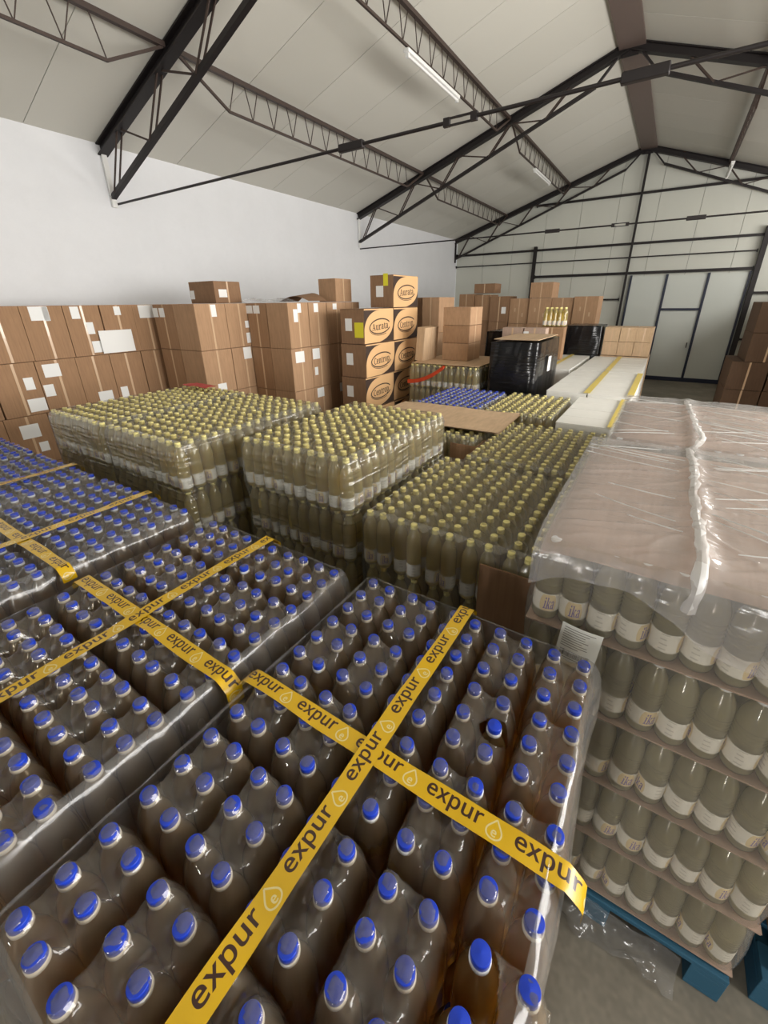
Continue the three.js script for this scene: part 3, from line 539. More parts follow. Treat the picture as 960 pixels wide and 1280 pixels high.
  // loose film bunched at the foot of the load
  const loose = new THREE.Mesh(grid(60, 14, (u, v) => [(u - 0.5) * 0.5, 0.12 * (1 - v) + 0.02 * noise(u * 9, v * 6, 4), 0.05 * v + 0.06 * (fbm(u * 7, v * 4, 6) - 0.4) * (0.3 + v), u, v]), M.film);
  loose.name = numbered('film_scrap'); loose.position.set(0.22, 0.005, Z1 + 0.03); tag(loose, 'loose bunched clear film at the foot of the right-hand load', 'plastic film'); scene.add(loose);
  // the twisted tie of film
  const tie = (pts, r, label) => {
    const curve = new THREE.CatmullRomCurve3(pts), g = new THREE.TubeGeometry(curve, 90, r, 8), p = g.attributes.position;
    for (let i = 0; i < p.count; i++) { const k = Math.floor(i / 9), a = i % 9, f = 1 + 1.1 * (noise(k * 0.35, a * 0.9 + k * 0.12, 8) - 0.45); const c = curve.getPointAt(Math.min(1, k / 90)); p.setXYZ(i, c.x + (p.getX(i) - c.x) * f, c.y + (p.getY(i) - c.y) * f, c.z + (p.getZ(i) - c.z) * f); }
    for (let i = 0; i < p.count; i++) { const c = curve.getPointAt(Math.min(1, Math.floor(i / 9) / 90)); p.setXYZ(i, c.x + (p.getX(i) - c.x) * 1.5, c.y + (p.getY(i) - c.y) * 0.55, p.getZ(i)); }
    g.computeVertexNormals(); const m = new THREE.Mesh(g, M.filmWhite); m.name = numbered('film_tie'); m.castShadow = m.receiveShadow = true; tag(m, label, 'film tie', 'twisted film ties'); scene.add(m);
  };
  tie([V(0.19, top + 0.025, Z0), V(0.2, top + 0.035, -1.9), V(0.19, top + 0.033, -1.6), V(0.195, top + 0.033, -1.3), V(0.19, top + 0.015, Z1 - 0.01), V(0.188, top - 0.05, Z1 + 0.015), V(0.186, top - 0.08, Z1 + 0.012)], 0.009, 'whitish twisted film tie across near right-hand load');
  // the second load behind it
  const QZ1 = -2.28, QZ0 = -3.36;
  for (let k = 0; k < 5; k++) for (let j = 0; j < 13; j++) for (let i = 0; i < 10; i++) if (k === 0 || i === 0 || j === 0 || i === 9 || j === 12) stuff.clear.push(mat4(-0.13 + 0.04 + i * 0.08, top - 0.268 - k * pitch, QZ0 + 0.05 + j * 0.082, rand() * 6));
  pallet(-0.14, 0.68, QZ0, QZ1, M.bluePaint, 'blue pallet under the second right-hand load', 'blue pallets');
  cover(-0.13, 0.68, QZ0 + 0.01, QZ1 - 0.01, top + 0.012, 'flat cardboard cover on the second right-hand load', 9);
  topSheet(-0.145, 0.7, QZ0, QZ1 - 0.005, top + 0.02, 0.1, 'creased clear film over cardboard top of second right-hand load', 6, 0.21);
  sideFilm('stretch_film', 'clear stretch film round the second right-hand load', -0.15, 0.7, QZ0 - 0.01, QZ1 + 0.005, top + 0.012, 0.165, M.film, { seed: 37, lip: 0.03 });
  tie([V(0.2, top + 0.028, QZ0 + 0.02), V(0.22, top + 0.03, -2.95), V(0.235, top + 0.03, -2.6), V(0.245, top + 0.025, -2.4), V(0.21, top + 0.0, QZ1 - 0.01)], 0.009, 'whitish twisted film tie across second right-hand load');
  // pallet leaflet with a bar code
  const leaf = canvasTex(384, 512, (g, w, h) => {
    g.fillStyle = '#dcdcd4'; g.fillRect(0, 0, w, h); g.fillStyle = '#77736b';
    for (let i = 0; i < 9; i++) g.fillRect(30, 40 + i * 30, (i % 3 === 2 ? 120 : 200) + 110 * hash(i, 2, 2), 9);
    g.fillStyle = '#222'; for (let i = 0; i < 46; i++) g.fillRect(40 + i * 6.3, 330, 1.5 + 3.4 * hash(i, 5, 1), 80);
    g.fillStyle = '#77736b'; g.fillRect(70, 425, 230, 10);
  });
  const lf = new THREE.Mesh(grid(8, 10, (u, v) => [(u - 0.5) * 0.11, (0.5 - v) * 0.145, 0.006 * Math.sin(u * 3), u, 1 - v]), std({ map: leaf, roughness: 0.6, side: THREE.DoubleSide }));
  lf.name = 'pallet_leaflet'; lf.position.set(-0.035, 1.255, Z1 + 0.028); lf.rotation.z = -0.06; tag(lf, 'white leaflet with bar code stuck on the right-hand load film', 'leaflet'); scene.add(lf);
}

// ───────────────────────── cartons ─────────────────────────
const sideWords = ['first', 'second', 'third', 'fourth', 'fifth', 'sixth', 'seventh', 'eighth', 'ninth', 'tenth', 'eleventh', 'twelfth'];
let cartonSeed = 500;
// a taped carton; flaps meet on the face given ('x': towards +x, 'z': towards +z, 'y': on top)
function carton(x0, x1, y0, y1, z0, z1, label, group, o = {}) {
  const w = x1 - x0 - 0.006, h = y1 - y0 - 0.003, d = z1 - z0 - 0.006, rand = rng(cartonSeed++);
  const t = thing(o.name ?? 'carton', label, 'box', [(x0 + x1) / 2, y0, (z0 + z1) / 2], (o.turn ?? 0) + (rand() - 0.5) * (o.jit ?? 0.03), group);
  const mat = o.mat ?? [M.card, M.cardDark, M.card, M.cardLight][Math.floor(rand() * 4)];
  part(t, 'body', box(w - (o.face === 'z' ? 0 : 0.008), h - (o.face === 'y' ? 0.008 : 0), d - (o.face === 'z' ? 0.008 : 0), 0.004), mat, [o.face === 'x' ? -0.004 : 0, h / 2 - (o.face === 'y' ? 0.004 : 0), o.face === 'z' ? -0.004 : 0]);
  const f = o.face ?? 'x';
  if (f === 'x') { for (const s of [-1, 1]) part(t, 'flap', box(0.004, h - 0.004, d / 2 - 0.003), mat, [w / 2 - 0.003, h / 2, s * d / 4]); part(t, 'tape', box(0.0012, h * 0.985, 0.022), M.brownTape, [w / 2 - 0.0004, h / 2, 0]); }
  if (f === 'z') { for (const s of [-1, 1]) part(t, 'flap', box(w / 2 - 0.003, h - 0.004, 0.004), mat, [s * w / 4, h / 2, d / 2 - 0.003]); part(t, 'tape', box(0.022, h * 0.985, 0.0012), M.brownTape, [0, h / 2, d / 2 - 0.0004]); }
  if (f === 'y') { for (const s of [-1, 1]) part(t, 'flap', box(w - 0.002, 0.004, d / 2 - 0.003), mat, [0, h - 0.005, s * d / 4]); part(t, 'tape', box(w * 0.99, 0.0012, 0.045), o.tapeMat ?? M.brownTape, [0, h - 0.0026, 0]); }
  for (const [u, v, lw, lh, m, face] of o.papers ?? []) {      // u, v: place on the face, 0..1
    if ((face ?? 'x') === 'x') part(t, 'paper_label', box(0.0012, lh, lw), m ?? M.paper, [w / 2 + 0.0006, h * v, d * (0.5 - u)]);
    else part(t, 'paper_label', box(lw, lh, 0.0012), m ?? M.paper, [w * (u - 0.5), h * v, d / 2 + 0.0006]);
  }
  return t;
}
const rows4 = ['top', 'second', 'third', 'fourth'];
// the carton wall along the left wall (facing right)
{
  pallet(-6.1, -5.3, -3.2, -1.1, M.wood, 'plain wooden pallet under the left carton wall');
  const zs = [-1.0, -1.36, -1.73, -2.1, -2.45, -2.81, -3.14], h = 0.5165;
  const papers = {
    '0,1': [[0.15, 0.3, 0.06, 0.11]], '0,2': [[0.42, 0.86, 0.16, 0.13], [0.58, 0.85, 0.05, 0.13, M.paper]], '0,3': [[0.3, 0.86, 0.08, 0.12], [0.62, 0.55, 0.07, 0.12], [0.75, 0.17, 0.14, 0.12]], '0,4': [[0.5, 0.88, 0.07, 0.09]], '0,5': [[0.5, 0.85, 0.19, 0.14]],
    '1,1': [[0.75, 0.6, 0.08, 0.12], [0.78, 0.18, 0.15, 0.13]], '1,2': [[0.35, 0.8, 0.15, 0.13], [0.15, 0.42, 0.09, 0.12]], '1,3': [[0.6, 0.12, 0.15, 0.12]], '1,4': [[0.2, 0.14, 0.08, 0.13]], '2,1': [[0.5, 0.7, 0.16, 0.14], [0.7, 0.35, 0.08, 0.1]],
  };
  for (let r = 0; r < 4; r++) for (let i = 0; i < 6; i++) {
    const sh = r === 0 ? 0 : r === 1 ? 0.02 : 0.05, y1 = 2.215 - h * r;
    carton(-5.85, -5.3, y1 - h, y1, zs[i + 1] + sh, zs[i] + sh, r < 2 || (r === 2 && i < 3) ? `brown carton, ${sideWords[i]} from left in the ${rows4[r]} row of the left carton wall` : 'brown carton low in the left carton wall behind the yellow-capped loads', r < 2 ? 'left carton wall' : 'low cartons of the left wall', { papers: papers[r + ',' + i], mat: M.card });
  }
  // white notice sheet across two cartons
  const n = new THREE.Mesh(grid(10, 6, (u, v) => [0.004 * Math.sin(u * 4), (0.5 - v) * 0.24, (0.5 - u) * 0.36, u, v]), M.paper.clone()); n.material.side = THREE.DoubleSide; n.name = 'notice_sheet'; n.position.set(-5.28, 1.83, -2.55); tag(n, 'large white paper sheet stuck across the left carton wall', 'paper'); scene.add(n);
}
// stack B and stack D, each standing further out
function stackGroup(x0, xm, x1, zs, h, top, name, papersBy, mats) {
  for (let r = 0; r < 4; r++) for (let i = 0; i + 1 < zs.length; i++) for (let k = 0; k < 2; k++) {
    const y1 = top - h * r, front = i === 0;
    if (k === 0 && !front) continue;
    const a = k ? xm : x0, b = k ? x1 : xm;
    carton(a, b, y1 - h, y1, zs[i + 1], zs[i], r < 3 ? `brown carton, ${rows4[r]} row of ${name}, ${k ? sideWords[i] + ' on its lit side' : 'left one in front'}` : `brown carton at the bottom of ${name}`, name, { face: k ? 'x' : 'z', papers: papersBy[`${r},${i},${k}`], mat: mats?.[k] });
  }
}
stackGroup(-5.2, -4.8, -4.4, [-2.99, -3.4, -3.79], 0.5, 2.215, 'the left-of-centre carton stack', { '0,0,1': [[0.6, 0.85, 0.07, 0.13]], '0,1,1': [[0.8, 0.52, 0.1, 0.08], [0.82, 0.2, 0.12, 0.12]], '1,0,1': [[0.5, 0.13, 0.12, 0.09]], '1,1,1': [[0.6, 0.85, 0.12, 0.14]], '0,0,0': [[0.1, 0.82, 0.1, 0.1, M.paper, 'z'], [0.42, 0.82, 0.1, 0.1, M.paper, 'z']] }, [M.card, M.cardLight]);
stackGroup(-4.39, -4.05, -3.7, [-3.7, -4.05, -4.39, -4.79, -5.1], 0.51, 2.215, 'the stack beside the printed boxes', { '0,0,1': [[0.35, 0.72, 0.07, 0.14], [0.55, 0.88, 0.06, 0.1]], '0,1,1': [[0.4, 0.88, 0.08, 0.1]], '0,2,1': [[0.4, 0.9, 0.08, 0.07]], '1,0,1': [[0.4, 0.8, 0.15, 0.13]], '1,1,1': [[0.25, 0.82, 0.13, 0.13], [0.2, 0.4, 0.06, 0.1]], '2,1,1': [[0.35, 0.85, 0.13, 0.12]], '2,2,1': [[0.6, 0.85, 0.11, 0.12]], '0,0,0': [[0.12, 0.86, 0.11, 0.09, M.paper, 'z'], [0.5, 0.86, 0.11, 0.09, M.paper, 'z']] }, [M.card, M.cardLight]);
pallet(-5.2, -4.4, -3.8, -3.0, M.wood, 'plain wooden pallet under the carton stack left of centre'); pallet(-4.4, -3.7, -5.1, -3.7, M.wood, 'plain wooden pallet under the tall carton stack');
carton(-5.25, -4.75, 2.217, 2.47, -3.95, -3.55, 'single wide carton lying on top of the left-hand stack', undefined, { face: 'x', papers: [[0.3, 0.45, 0.12, 0.09], [0.1, 0.4, 0.08, 0.1, M.paper, 'z']] });
carton(-4.05, -3.75, 2.217, 2.5, -5.0, -4.66, 'single plain carton on the tall stack left of the printed boxes', undefined, { face: 'x', mat: M.cardLight });
{ // an opened flap and crumpled film on top of the tall stack
  const m = new THREE.Mesh(grid(10, 6, (u, v) => [(u - 0.5) * 0.5, 0.1 * Math.sin(u * 3.1) * (1 - v * 0.4) + 0.01, (v - 0.5) * 0.35, u, v]), M.cardDark.clone()); m.material.side = THREE.DoubleSide; m.name = 'bent_cardboard'; m.position.set(-4.05, 2.217, -4.35); tag(m, 'bent dark cardboard piece lying on top of the tall carton stack', 'cardboard sheet'); scene.add(m);
  const c = new THREE.Mesh(grid(24, 12, (u, v) => [(u - 0.5) * 0.7, 0.07 * fbm(u * 7, v * 4, 12) * Math.sin(Math.PI * v) + 0.004, (v - 0.5) * 0.4, u, v]), M.filmHazy); c.name = numbered('film_scrap'); c.position.set(-4.35, 2.22, -4.0); tag(c, 'crumpled clear film lying on top of the tall carton stack', 'plastic film'); scene.add(c);
}
// printed boxes
function printTex(word) {
  return canvasTex(640, 400, (g, w, h) => {
    g.fillStyle = '#3b2a20'; g.fillRect(0, 0, w, h);
    g.fillStyle = '#d9ae7c'; g.beginPath(); g.moveTo(0, h); g.lineTo(0, h * 0.62); g.bezierCurveTo(20, h * 0.25, 150, 20, 330, 14); g.lineTo(w, 14); g.lineTo(w, h * 0.42); g.bezierCurveTo(w - 10, h * 0.75, w * 0.8, h * 0.92, w * 0.5, h); g.closePath(); g.fill();
    g.fillStyle = '#d9ae7c'; g.fillRect(0, 0, w, 14);
    g.save(); g.translate(w * 0.53, h * 0.52); g.rotate(-0.06); g.strokeStyle = '#3b2a20'; g.lineWidth = 15; g.beginPath(); g.ellipse(0, 0, 225, 88, 0, 0.35, 5.9); g.stroke(); g.lineWidth = 7; g.beginPath(); g.ellipse(12, 8, 250, 100, 0, 1.1, 3.6); g.stroke();
    g.fillStyle = '#3b2a20'; g.font = 'bold 100px serif'; g.textAlign = 'center'; g.textBaseline = 'middle'; const tw = g.measureText(word).width; g.scale(360 / tw, 1.15); g.fillText(word, 0, 0); g.restore();
  });
}
const printMats = ['Centrop', 'Aurata'].map((w) => std({ map: printTex(w), roughness: 0.75 }));
function printedBox(x0, x1, y0, y1, z0, z1, kind, label, o = {}) {
  const t = carton(x0, x1, y0, y1, z0, z1, label, 'printed boxes', { face: 'y', mat: M.cardDark, name: 'printed_box', papers: o.papers });
  const d = z1 - z0 - 0.008, h = y1 - y0 - 0.014;
  part(t, 'printed_face', grid(1, 1, (u, v) => [0, (0.5 - v) * h, (0.5 - u) * d, u, 1 - v]), printMats[kind], [(x1 - x0) / 2 - 0.0022, (y1 - y0) / 2 - 0.002, 0]);
}
{
  const H = 0.398, T = 2.14, z0 = -5.52, zm = -4.87, z1 = -4.22, x0 = -3.36, x1 = -3.0;
  pallet(-3.38, -2.98, -5.55, -4.2, M.wood, 'plain wooden pallet under the printed boxes');
  for (let r = 0; r < 5; r++) for (let c = 0; c < 2; c++) {
    const y1 = T - H * r;
    printedBox(x0 - (r * 0.013), x1 - (c ? 0 : 0.0) + (r % 2 ? 0.015 : 0), y1 - H, y1, c ? z0 : zm, c ? zm : z1, r === 0 && c === 0 ? 1 : 0, r < 3 ? `printed box with oval logo, ${rows4[r]} row of the block, ${c ? 'right' : 'left'} column` : `printed box with dark oval logo, hidden low in the ${c ? 'right' : 'left'} column`, { papers: c ? [] : [[0.35, 0.55, 0.1, 0.14, M.paper, 'z'], ...(r === 0 ? [[0.78, 0.4, 0.13, 0.17, M.yellowPaper, 'z']] : [])] });
  }
  printedBox(x0, x1, T, T + H * 0.97, z0, zm, 1, 'printed box with oval logo, alone on top of the block', { papers: [[0.42, 0.5, 0.11, 0.13, M.paper, 'z'], [0.68, 0.85, 0.07, 0.14, M.yellowPaper, 'z']] });
}
// flat cardboard sheet over the hidden load
{ const m = new THREE.Mesh(mergeGeometries([grid(24, 16, (u, v) => [(u - 0.5) * 1.12, 0.012 * (fbm(u * 4, v * 4, 3) - 0.5) + 0.02 * Math.max(0, u - 0.9) * 3, (v - 0.5) * 0.66, u * 2, v * 2]), grid(24, 16, (u, v) => [(0.5 - u) * 1.12, -0.006 + 0.012 * (fbm((1 - u) * 4, v * 4, 3) - 0.5), (v - 0.5) * 0.66, u * 2, v * 2])]), M.cardPale); m.name = 'flat_cardboard'; m.position.set(-1.46, 1.305, -3.21); m.rotation.y = 0.04; m.castShadow = m.receiveShadow = true; tag(m, 'large flat cardboard sheet lying over a bottle load in the middle', 'cardboard sheet'); scene.add(m); }
// cardboard corner board on the low yellow-capped load
{ const t = thing('corner_board', 'folded brown cardboard guard on the corner of the low yellow-capped load', 'cardboard sheet', [-0.2, 0.14, -1.36]); part(t, 'front_leaf', box(0.24, 1.1, 0.006), M.cardDark, [-0.12, 0.55, 0]); part(t, 'side_leaf', box(0.006, 1.1, 0.24), M.cardDark, [0, 0.55, -0.12]); }
{ const t = thing('corner_board', 'cardboard guard on the load under the flat cardboard sheet', 'cardboard sheet', [-0.985, 0.14, -2.72]); part(t, 'front_leaf', box(0.2, 1.1, 0.006), M.card, [-0.1, 0.55, 0]); part(t, 'side_leaf', box(0.006, 1.1, 0.2), M.card, [0, 0.55, -0.1]); }
// red strap on the far load
{ const t = new THREE.Mesh(grid(60, 2, (u, v) => { const s = u; return s < 0.75 ? [-0.48 + s * 0.7, -0.16 + 0.22 * Math.pow(s / 0.75, 2), 0.012, s, v] .map((q, i) => (i === 1 ? q + (v - 0.5) * 0.05 : q)) : [0.045 + (s - 0.75) * 1.2, 0.065 + (v - 0.5) * 0.01, -0.4 * (s - 0.75) + (v - 0.5) * 0.05, s, v]; }), phy({ color: lin(0.55, 0.06, 0.015), roughness: 0.3, side: THREE.DoubleSide })); t.name = 'red_band'; t.position.set(-2.27, 1.405, -4.82); tag(t, 'red plastic band hanging over the front of the far bottle load', 'band'); scene.add(t); }
{ const t = new THREE.Mesh(grid(16, 6, (u, v) => [(u - 0.5) * 0.32, 0.02 * fbm(u * 6, v * 5, 2) + 0.004, (v - 0.5) * 0.12, u, v]), M.redPaper.clone()); t.material.side = THREE.DoubleSide; t.name = 'red_cloth'; t.position.set(-3.35, 1.54, -2.2); tag(t, 'small dark red cloth on the back of the leftmost yellow-capped load', 'cloth'); scene.add(t); }

// far cartons
const far = (x0, x1, y0, y1, z0, z1, label, o = {}) => carton(x0, x1, y0, y1, z0, z1, label, o.group ?? 'far cartons', { face: 'z', ...o });
{ // stack of three on the banded load
  const b = new THREE.Mesh(box(0.92, 0.006, 1.05), M.cardPale); b.name = 'flat_cardboard_001'; b.position.set(-2.28, 1.472, -5.42); tag(b, 'cardboard sheet on the far banded load under the cartons', 'cardboard sheet'); scene.add(b);
  for (let r = 0; r < 3; r++) far(-2.5, -2.12, 1.477 + r * 0.22, 1.477 + (r + 1) * 0.22, -5.72, -5.3, `${['lowest', 'middle', 'topmost'][r]} of three flat cartons stacked on the far banded load`, { face: 'x', mat: [M.cardLight, M.card, M.cardLight][r] });
  const l = far(-2.78, -2.66, 1.477, 1.9, -5.45, -5.05, 'narrow pale carton leaning upright on the far banded load', { face: 'x', mat: M.cardPale }); l.rotation.z = -0.08;
}
for (let r = 0; r < 4; r++) for (let k = 0; k < 3; k++) far(-4.0 + k * 0.3, -3.7 + k * 0.3, 0.15 + r * 0.53, 0.15 + (r + 1) * 0.53, -7.0 - (k % 2) * 0.1, -6.4 - (k % 2) * 0.1, r > 1 ? `brown carton, ${r === 3 ? 'top' : 'second'} row behind the printed boxes, ${sideWords[k]} from left` : 'brown carton low down behind the printed boxes', { mat: [M.card, M.cardDark, M.cardLight][k], group: 'cartons behind the printed boxes' });
pallet(-4.0, -3.1, -7.1, -6.4, M.wood, 'plain wooden pallet behind the printed boxes');
{
  const xs = [-4.32, -3.95, -3.56, -3.11, -2.67, -2.2, -1.75, -1.27], tops = [2.36, 2.34, 2.3, 2.25, 2.25, 2.25, 2.27];
  for (let i = 0; i < 7; i++) for (let r = 0; r < 4; r++) {
    const h = (tops[i] - 0.15) / 4, y1 = tops[i] - r * h;
    far(xs[i] + 0.004, xs[i + 1] - 0.004, y1 - h, y1, -10.6, -10 - 0.05 * (i % 2), r < 2 ? `brown carton, ${rows4[r]} row of the far carton wall, ${sideWords[i]} from left` : 'brown carton low in the far carton wall', { papers: r === 0 && i === 2 ? [[0.75, 0.45, 0.1, 0.14, M.paper, 'z']] : r < 2 && i > 2 ? [[0.3, 0.55, 0.03, 0.08, M.cardPale, 'z'], [0.7, 0.35, 0.03, 0.08, M.cardPale, 'z']] : [], group: 'far carton wall', mat: i > 2 ? M.cardLight : undefined });
  }
  far(-2.67, -2.2, 2.252, 2.56, -10.6, -10, 'single carton raised above the far carton wall by the dark column', { mat: M.cardLight });
  far(-4.0, -3.5, 2.37, 2.375 + 0.2, -10.55, -10.1, 'flat carton lying on the left of the far carton wall', { mat: M.cardDark });
  pallet(-4.3, -2.8, -10.6, -10, M.wood, 'plain wooden pallet under left half of far carton wall'); pallet(-2.78, -1.27, -10.6, -10, M.wood, 'plain wooden pallet under right half of far carton wall');
}
// loads under black film
function blackLoad(x0, x1, z0, z1, top, label, seed) {
  const t = thing('black_wrapped_load', label, 'pallet load', [(x0 + x1) / 2, 0, (z0 + z1) / 2], 0, 'loads under black film');
  const w = x1 - x0, d = z1 - z0;
  const P = 2 * (w + d), ring = grid(144, 18, (u, v) => {          // rectangular outline with slightly rounded, crumpled edges
    const s = (u > 0.9999 ? 0 : u) * P; let x, z;
    if (s < w) { x = -w / 2 + s; z = d / 2; } else if (s < w + d) { x = w / 2; z = d / 2 - (s - w); } else if (s < 2 * w + d) { x = w / 2 - (s - w - d); z = -d / 2; } else { x = -w / 2; z = -d / 2 + (s - 2 * w - d); }
    const y = top - v * (top - 0.004), q = 1 - 0.035 * Math.pow(Math.max(0, Math.abs(x) / (w / 2) + Math.abs(z) / (d / 2) - 1), 6), f = q - 0.05 + 0.07 * fbm(x * 6 + z * 5, y * 4, seed) - 0.03 * Math.pow(1 - v, 12);
    return [x * f, y, z * f, s, y];
  });
  part(t, 'film', ring, M.filmBlack);
  part(t, 'top_film', grid(24, 24, (u, v) => [(u - 0.5) * w * 0.95, top - 0.004 + 0.018 * fbm(u * 6, v * 6, seed) - 0.012 * Math.pow(Math.abs(u - 0.5) * 2, 8), (v - 0.5) * d * 0.95, u * 2, v * 2]), M.filmBlack);
  return t;
}
{
  const f = blackLoad(-1.7, -1.13, -6.0, -4.85, 1.77, 'large load under black film in the middle of the hall', 2);
  part(f, 'paper_label', box(0.002, 0.17, 0.13), M.paper, [0.302, 1.5, 0.05]);
  part(f, 'top_board', box(0.5, 0.006, 1.0), M.cardPale, [0, 1.795, 0]);
  blackLoad(-1.5, -0.9, -8.95, -8.16, 1.79, 'smaller load under black film left of the pale cartons', 5);
  blackLoad(-2.3, -1.76, -7.2, -6.35, 1.78, 'dark film load half hidden behind the large black load', 7);
  for (let k = 0; k < 2; k++) far(-1.95 + k * 0.3, -1.66 + k * 0.3, 1.65, 1.86, -6.28, -6.08, `grey-brown carton behind the large black load, ${k ? 'right' : 'left'} one`, { mat: M.cardPink, papers: k ? [[0.1, 0.6, 0.07, 0.08, M.paper, 'z']] : [] });
  const st = thing('carton_plinth', 'brown carton column behind the large black load', 'box', [-1.66, 0, -6.18]); part(st, 'body', box(0.58, 1.645, 0.2, 0.004), M.cardDark, [0, 0.8225, 0]); part(st, 'tape', box(0.03, 1.6, 0.002), M.brownTape, [0, 0.82, 0.1]);
  for (let i = 0; i < 5; i++) for (let j = 0; j < 2; j++) stuff.yellow.push(mat4(-1.66 + i * 0.07, 1.82, -7.3 - j * 0.074));
  far(-1.7, -1.34, 1.325, 1.815, -7.42, -7.22, 'brown carton carrying a few bottles beside the smaller black load', {});
}
// white-topped cartons in two rows
function whiteRow(x0, x1, z0, z1, nx, nz, y1, label, group, tapeMat) {
  for (let i = 0; i < nx; i++) for (let j = 0; j < nz; j++) {
    const a = x0 + (x1 - x0) * i / nx, b = x0 + (x1 - x0) * (i + 1) / nx, c = z0 + (z1 - z0) * j / nz, d = z0 + (z1 - z0) * (j + 1) / nz;
    carton(a, b, y1 - 0.3, y1, c, d, `white-topped carton in the ${label}, ${sideWords[nz - 1 - j]} from front${nx > 1 ? (i ? ', right' : ', left') : ''}`, group, { face: 'y', mat: M.cardWhite, jit: 0.012, name: 'white_carton', tapeMat: tapeMat ?? M.cardWhite });
  }
  const t = thing('carton_block', `stacked cartons under the ${label}`, 'box', [(x0 + x1) / 2, 0, (z0 + z1) / 2]); const H = y1 - 0.302;
  for (let r = 0; r < 3; r++) part(t, 'carton_layer', box(x1 - x0 - 0.01, H / 3 - 0.004, z1 - z0 - 0.01, 0.004), M.cardWhite, [0, H / 3 * (r + 0.5), 0]);
}
whiteRow(-0.6, -0.12, -4.5, -3.4, 1, 2, 1.32, 'nearest white-topped block', 'white cartons');
whiteRow(-0.96, -0.15, -6.3, -4.66, 2, 3, 1.32, 'middle white-topped block', 'white cartons');
whiteRow(-0.95, -0.16, -8.1, -6.34, 2, 3, 1.32, 'far white-topped block', 'white cartons');
whiteRow(-1.46, -1.02, -8.1, -6.32, 1, 4, 1.32, 'white-topped row beside the black load', 'white cartons');
{ const strip = (x, z0, z1, label) => { const m = new THREE.Mesh(grid(40, 1, (u, v) => [(v - 0.5) * 0.06, 0.002 * noise(u * 20, v, 3), (u - 0.5) * (z1 - z0), u * (z1 - z0) / 0.17, v]), phy({ color: lin(0.72, 0.56, 0.12), roughness: 0.35, side: THREE.DoubleSide })); m.name = numbered('packing_tape'); m.position.set(x, 1.325, (z0 + z1) / 2); tag(m, label, 'tape', 'tapes on the white cartons'); scene.add(m); };
  strip(-0.2, -4.5, -3.4, 'dull yellow tape along the nearest white-topped block'); strip(-0.56, -6.3, -4.66, 'dull yellow tape along the middle white-topped block'); strip(-0.56, -8.1, -6.34, 'dull yellow tape along the far white-topped block'); strip(-1.3, -8.1, -6.32, 'dull yellow tape on the row beside the black load'); strip(-0.17, -6.3, -4.66, 'yellow tape at the right edge of middle white block'); }
// pale cartons at the end of the row
{ const t = thing('carton_block', 'stacked cartons under the pale far cartons', 'box', [-0.52, 0, -8.5]); for (let r = 0; r < 4; r++) part(t, 'carton_layer', box(0.72, 0.324, 0.6, 0.004), M.cardPale, [0, 0.33 * (r + 0.5), 0]);
  for (let r = 0; r < 2; r++) for (let i = 0; i < 3; i++) far(-0.88 + i * 0.237, -0.88 + (i + 1) * 0.237, 1.325 + r * 0.225, 1.325 + (r + 1) * 0.225, -8.75, -8.22, `pale carton, ${r ? 'upper' : 'lower'} row behind the white cartons, ${['left', 'middle', 'right'][i]} one`, { mat: M.cardPale, group: 'pale cartons at the end of the row' }); }
// tall cartons on the right, shade put into their colour
for (let r = 0; r < 5; r++) for (let k = 0; k < 3; k++) { const x = (r < 3 ? 0.9 : 1.04) + k * 0.45; far(x, x + 0.44, 0.145 + r * 0.4, 0.145 + (r + 1) * 0.4, -8.9, -8.0, k === 0 ? `shade-coloured brown carton on the left edge of right-hand stack, ${sideWords[4 - r]} from top` : 'shade-coloured brown carton deep in the right-hand stack', { mat: M.cardShaded, group: 'right-hand carton stack' }); }
pallet(0.93, 2.27, -8.9, -8.0, M.wood, 'plain wooden pallet under the right-hand carton stack');
for (let r = 0; r < 2; r++) far(1.72, 2.3, 0.0 + r * 0.5, 0.5 + r * 0.5, -13.6, -13.0, `pinkish carton by the gate column, ${r ? 'upper' : 'lower'} one`, { mat: M.cardPink });
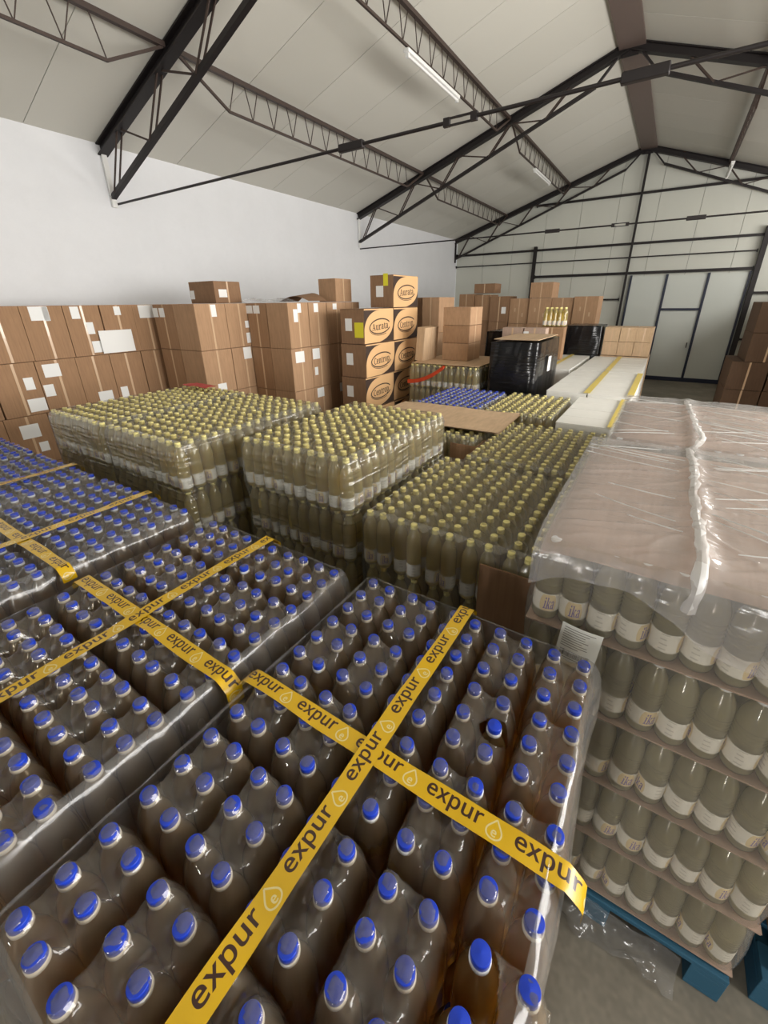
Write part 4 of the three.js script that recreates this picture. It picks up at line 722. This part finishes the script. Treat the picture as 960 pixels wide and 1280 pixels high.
// unseen stacks added on the right to shade the gate and right-hand stack
for (let r = 0; r < 3; r++) { for (let k = 0; k < 5; k++) far(2.45, 3.6, 0.01 + r * 0.82, 0.83 + r * 0.82, -10.0 - k * 1.0, -9.05 - k * 1.0, 'large brown carton added unseen against the right wall to shade the gate', { group: 'shading stacks added against the right wall', mat: M.cardDark }); far(1.7, 2.9, 0.01 + r * 0.8, 0.81 + r * 0.8, -7.6, -6.4, 'large brown carton added unseen to shade the right-hand stack', { group: 'shading cartons added in front of the right-hand stack', mat: M.cardDark }); }
// load at the bottom right corner
pallet(0.69, 1.5, -2.3, -1.16, M.bluePaint, 'blue pallet at the bottom right corner', 'blue pallets');
for (let r = 0; r < 3; r++) for (let k = 0; k < 2; k++) far(0.72, 1.48, 0.147 + r * 0.42, 0.147 + (r + 1) * 0.42, -1.74 - k * 0.55, -1.19 - k * 0.55, `brown carton on the corner blue pallet, ${k ? 'rear' : 'front'} column, ${['lowest', 'middle', 'top'][r]}`, { mat: M.card, group: 'cartons at the right picture edge' });

// ───────────────────────── the many bottles nobody can count ─────────────────────────
for (const [k, geo, mats, lab] of [['blue', stuffGeo(GBs, false), [M.oil, M.blueCap, M.capRing], 'blue-capped oil bottles packed in the further loads and lower layers'], ['yellow', stuffGeo(GBs, true), [M.oilGold, M.yellowCap, M.yellowCap, M.label], 'yellow-capped oil bottles packed in the further loads and lower layers'], ['clear', stuffGeo(GRs, true), [M.oilClear, M.capRing, M.capRing, M.label], 'labelled oil bottles packed behind the front row of right-hand loads']]) {
  const im = new THREE.InstancedMesh(geo, mats, stuff[k].length); stuff[k].forEach((m, i) => im.setMatrixAt(i, m));
  im.name = { blue: 'blue_capped_bottles', yellow: 'yellow_capped_bottles', clear: 'ribbed_bottles' }[k]; im.userData.kind = 'stuff'; tag(im, lab, 'bottles'); scene.add(im);
  console.log(k, stuff[k].length);
}
scene.traverse((o) => { if (o.isMesh || o.isInstancedMesh) o.castShadow = o.receiveShadow = true; });
renderer.render(scene, camera);
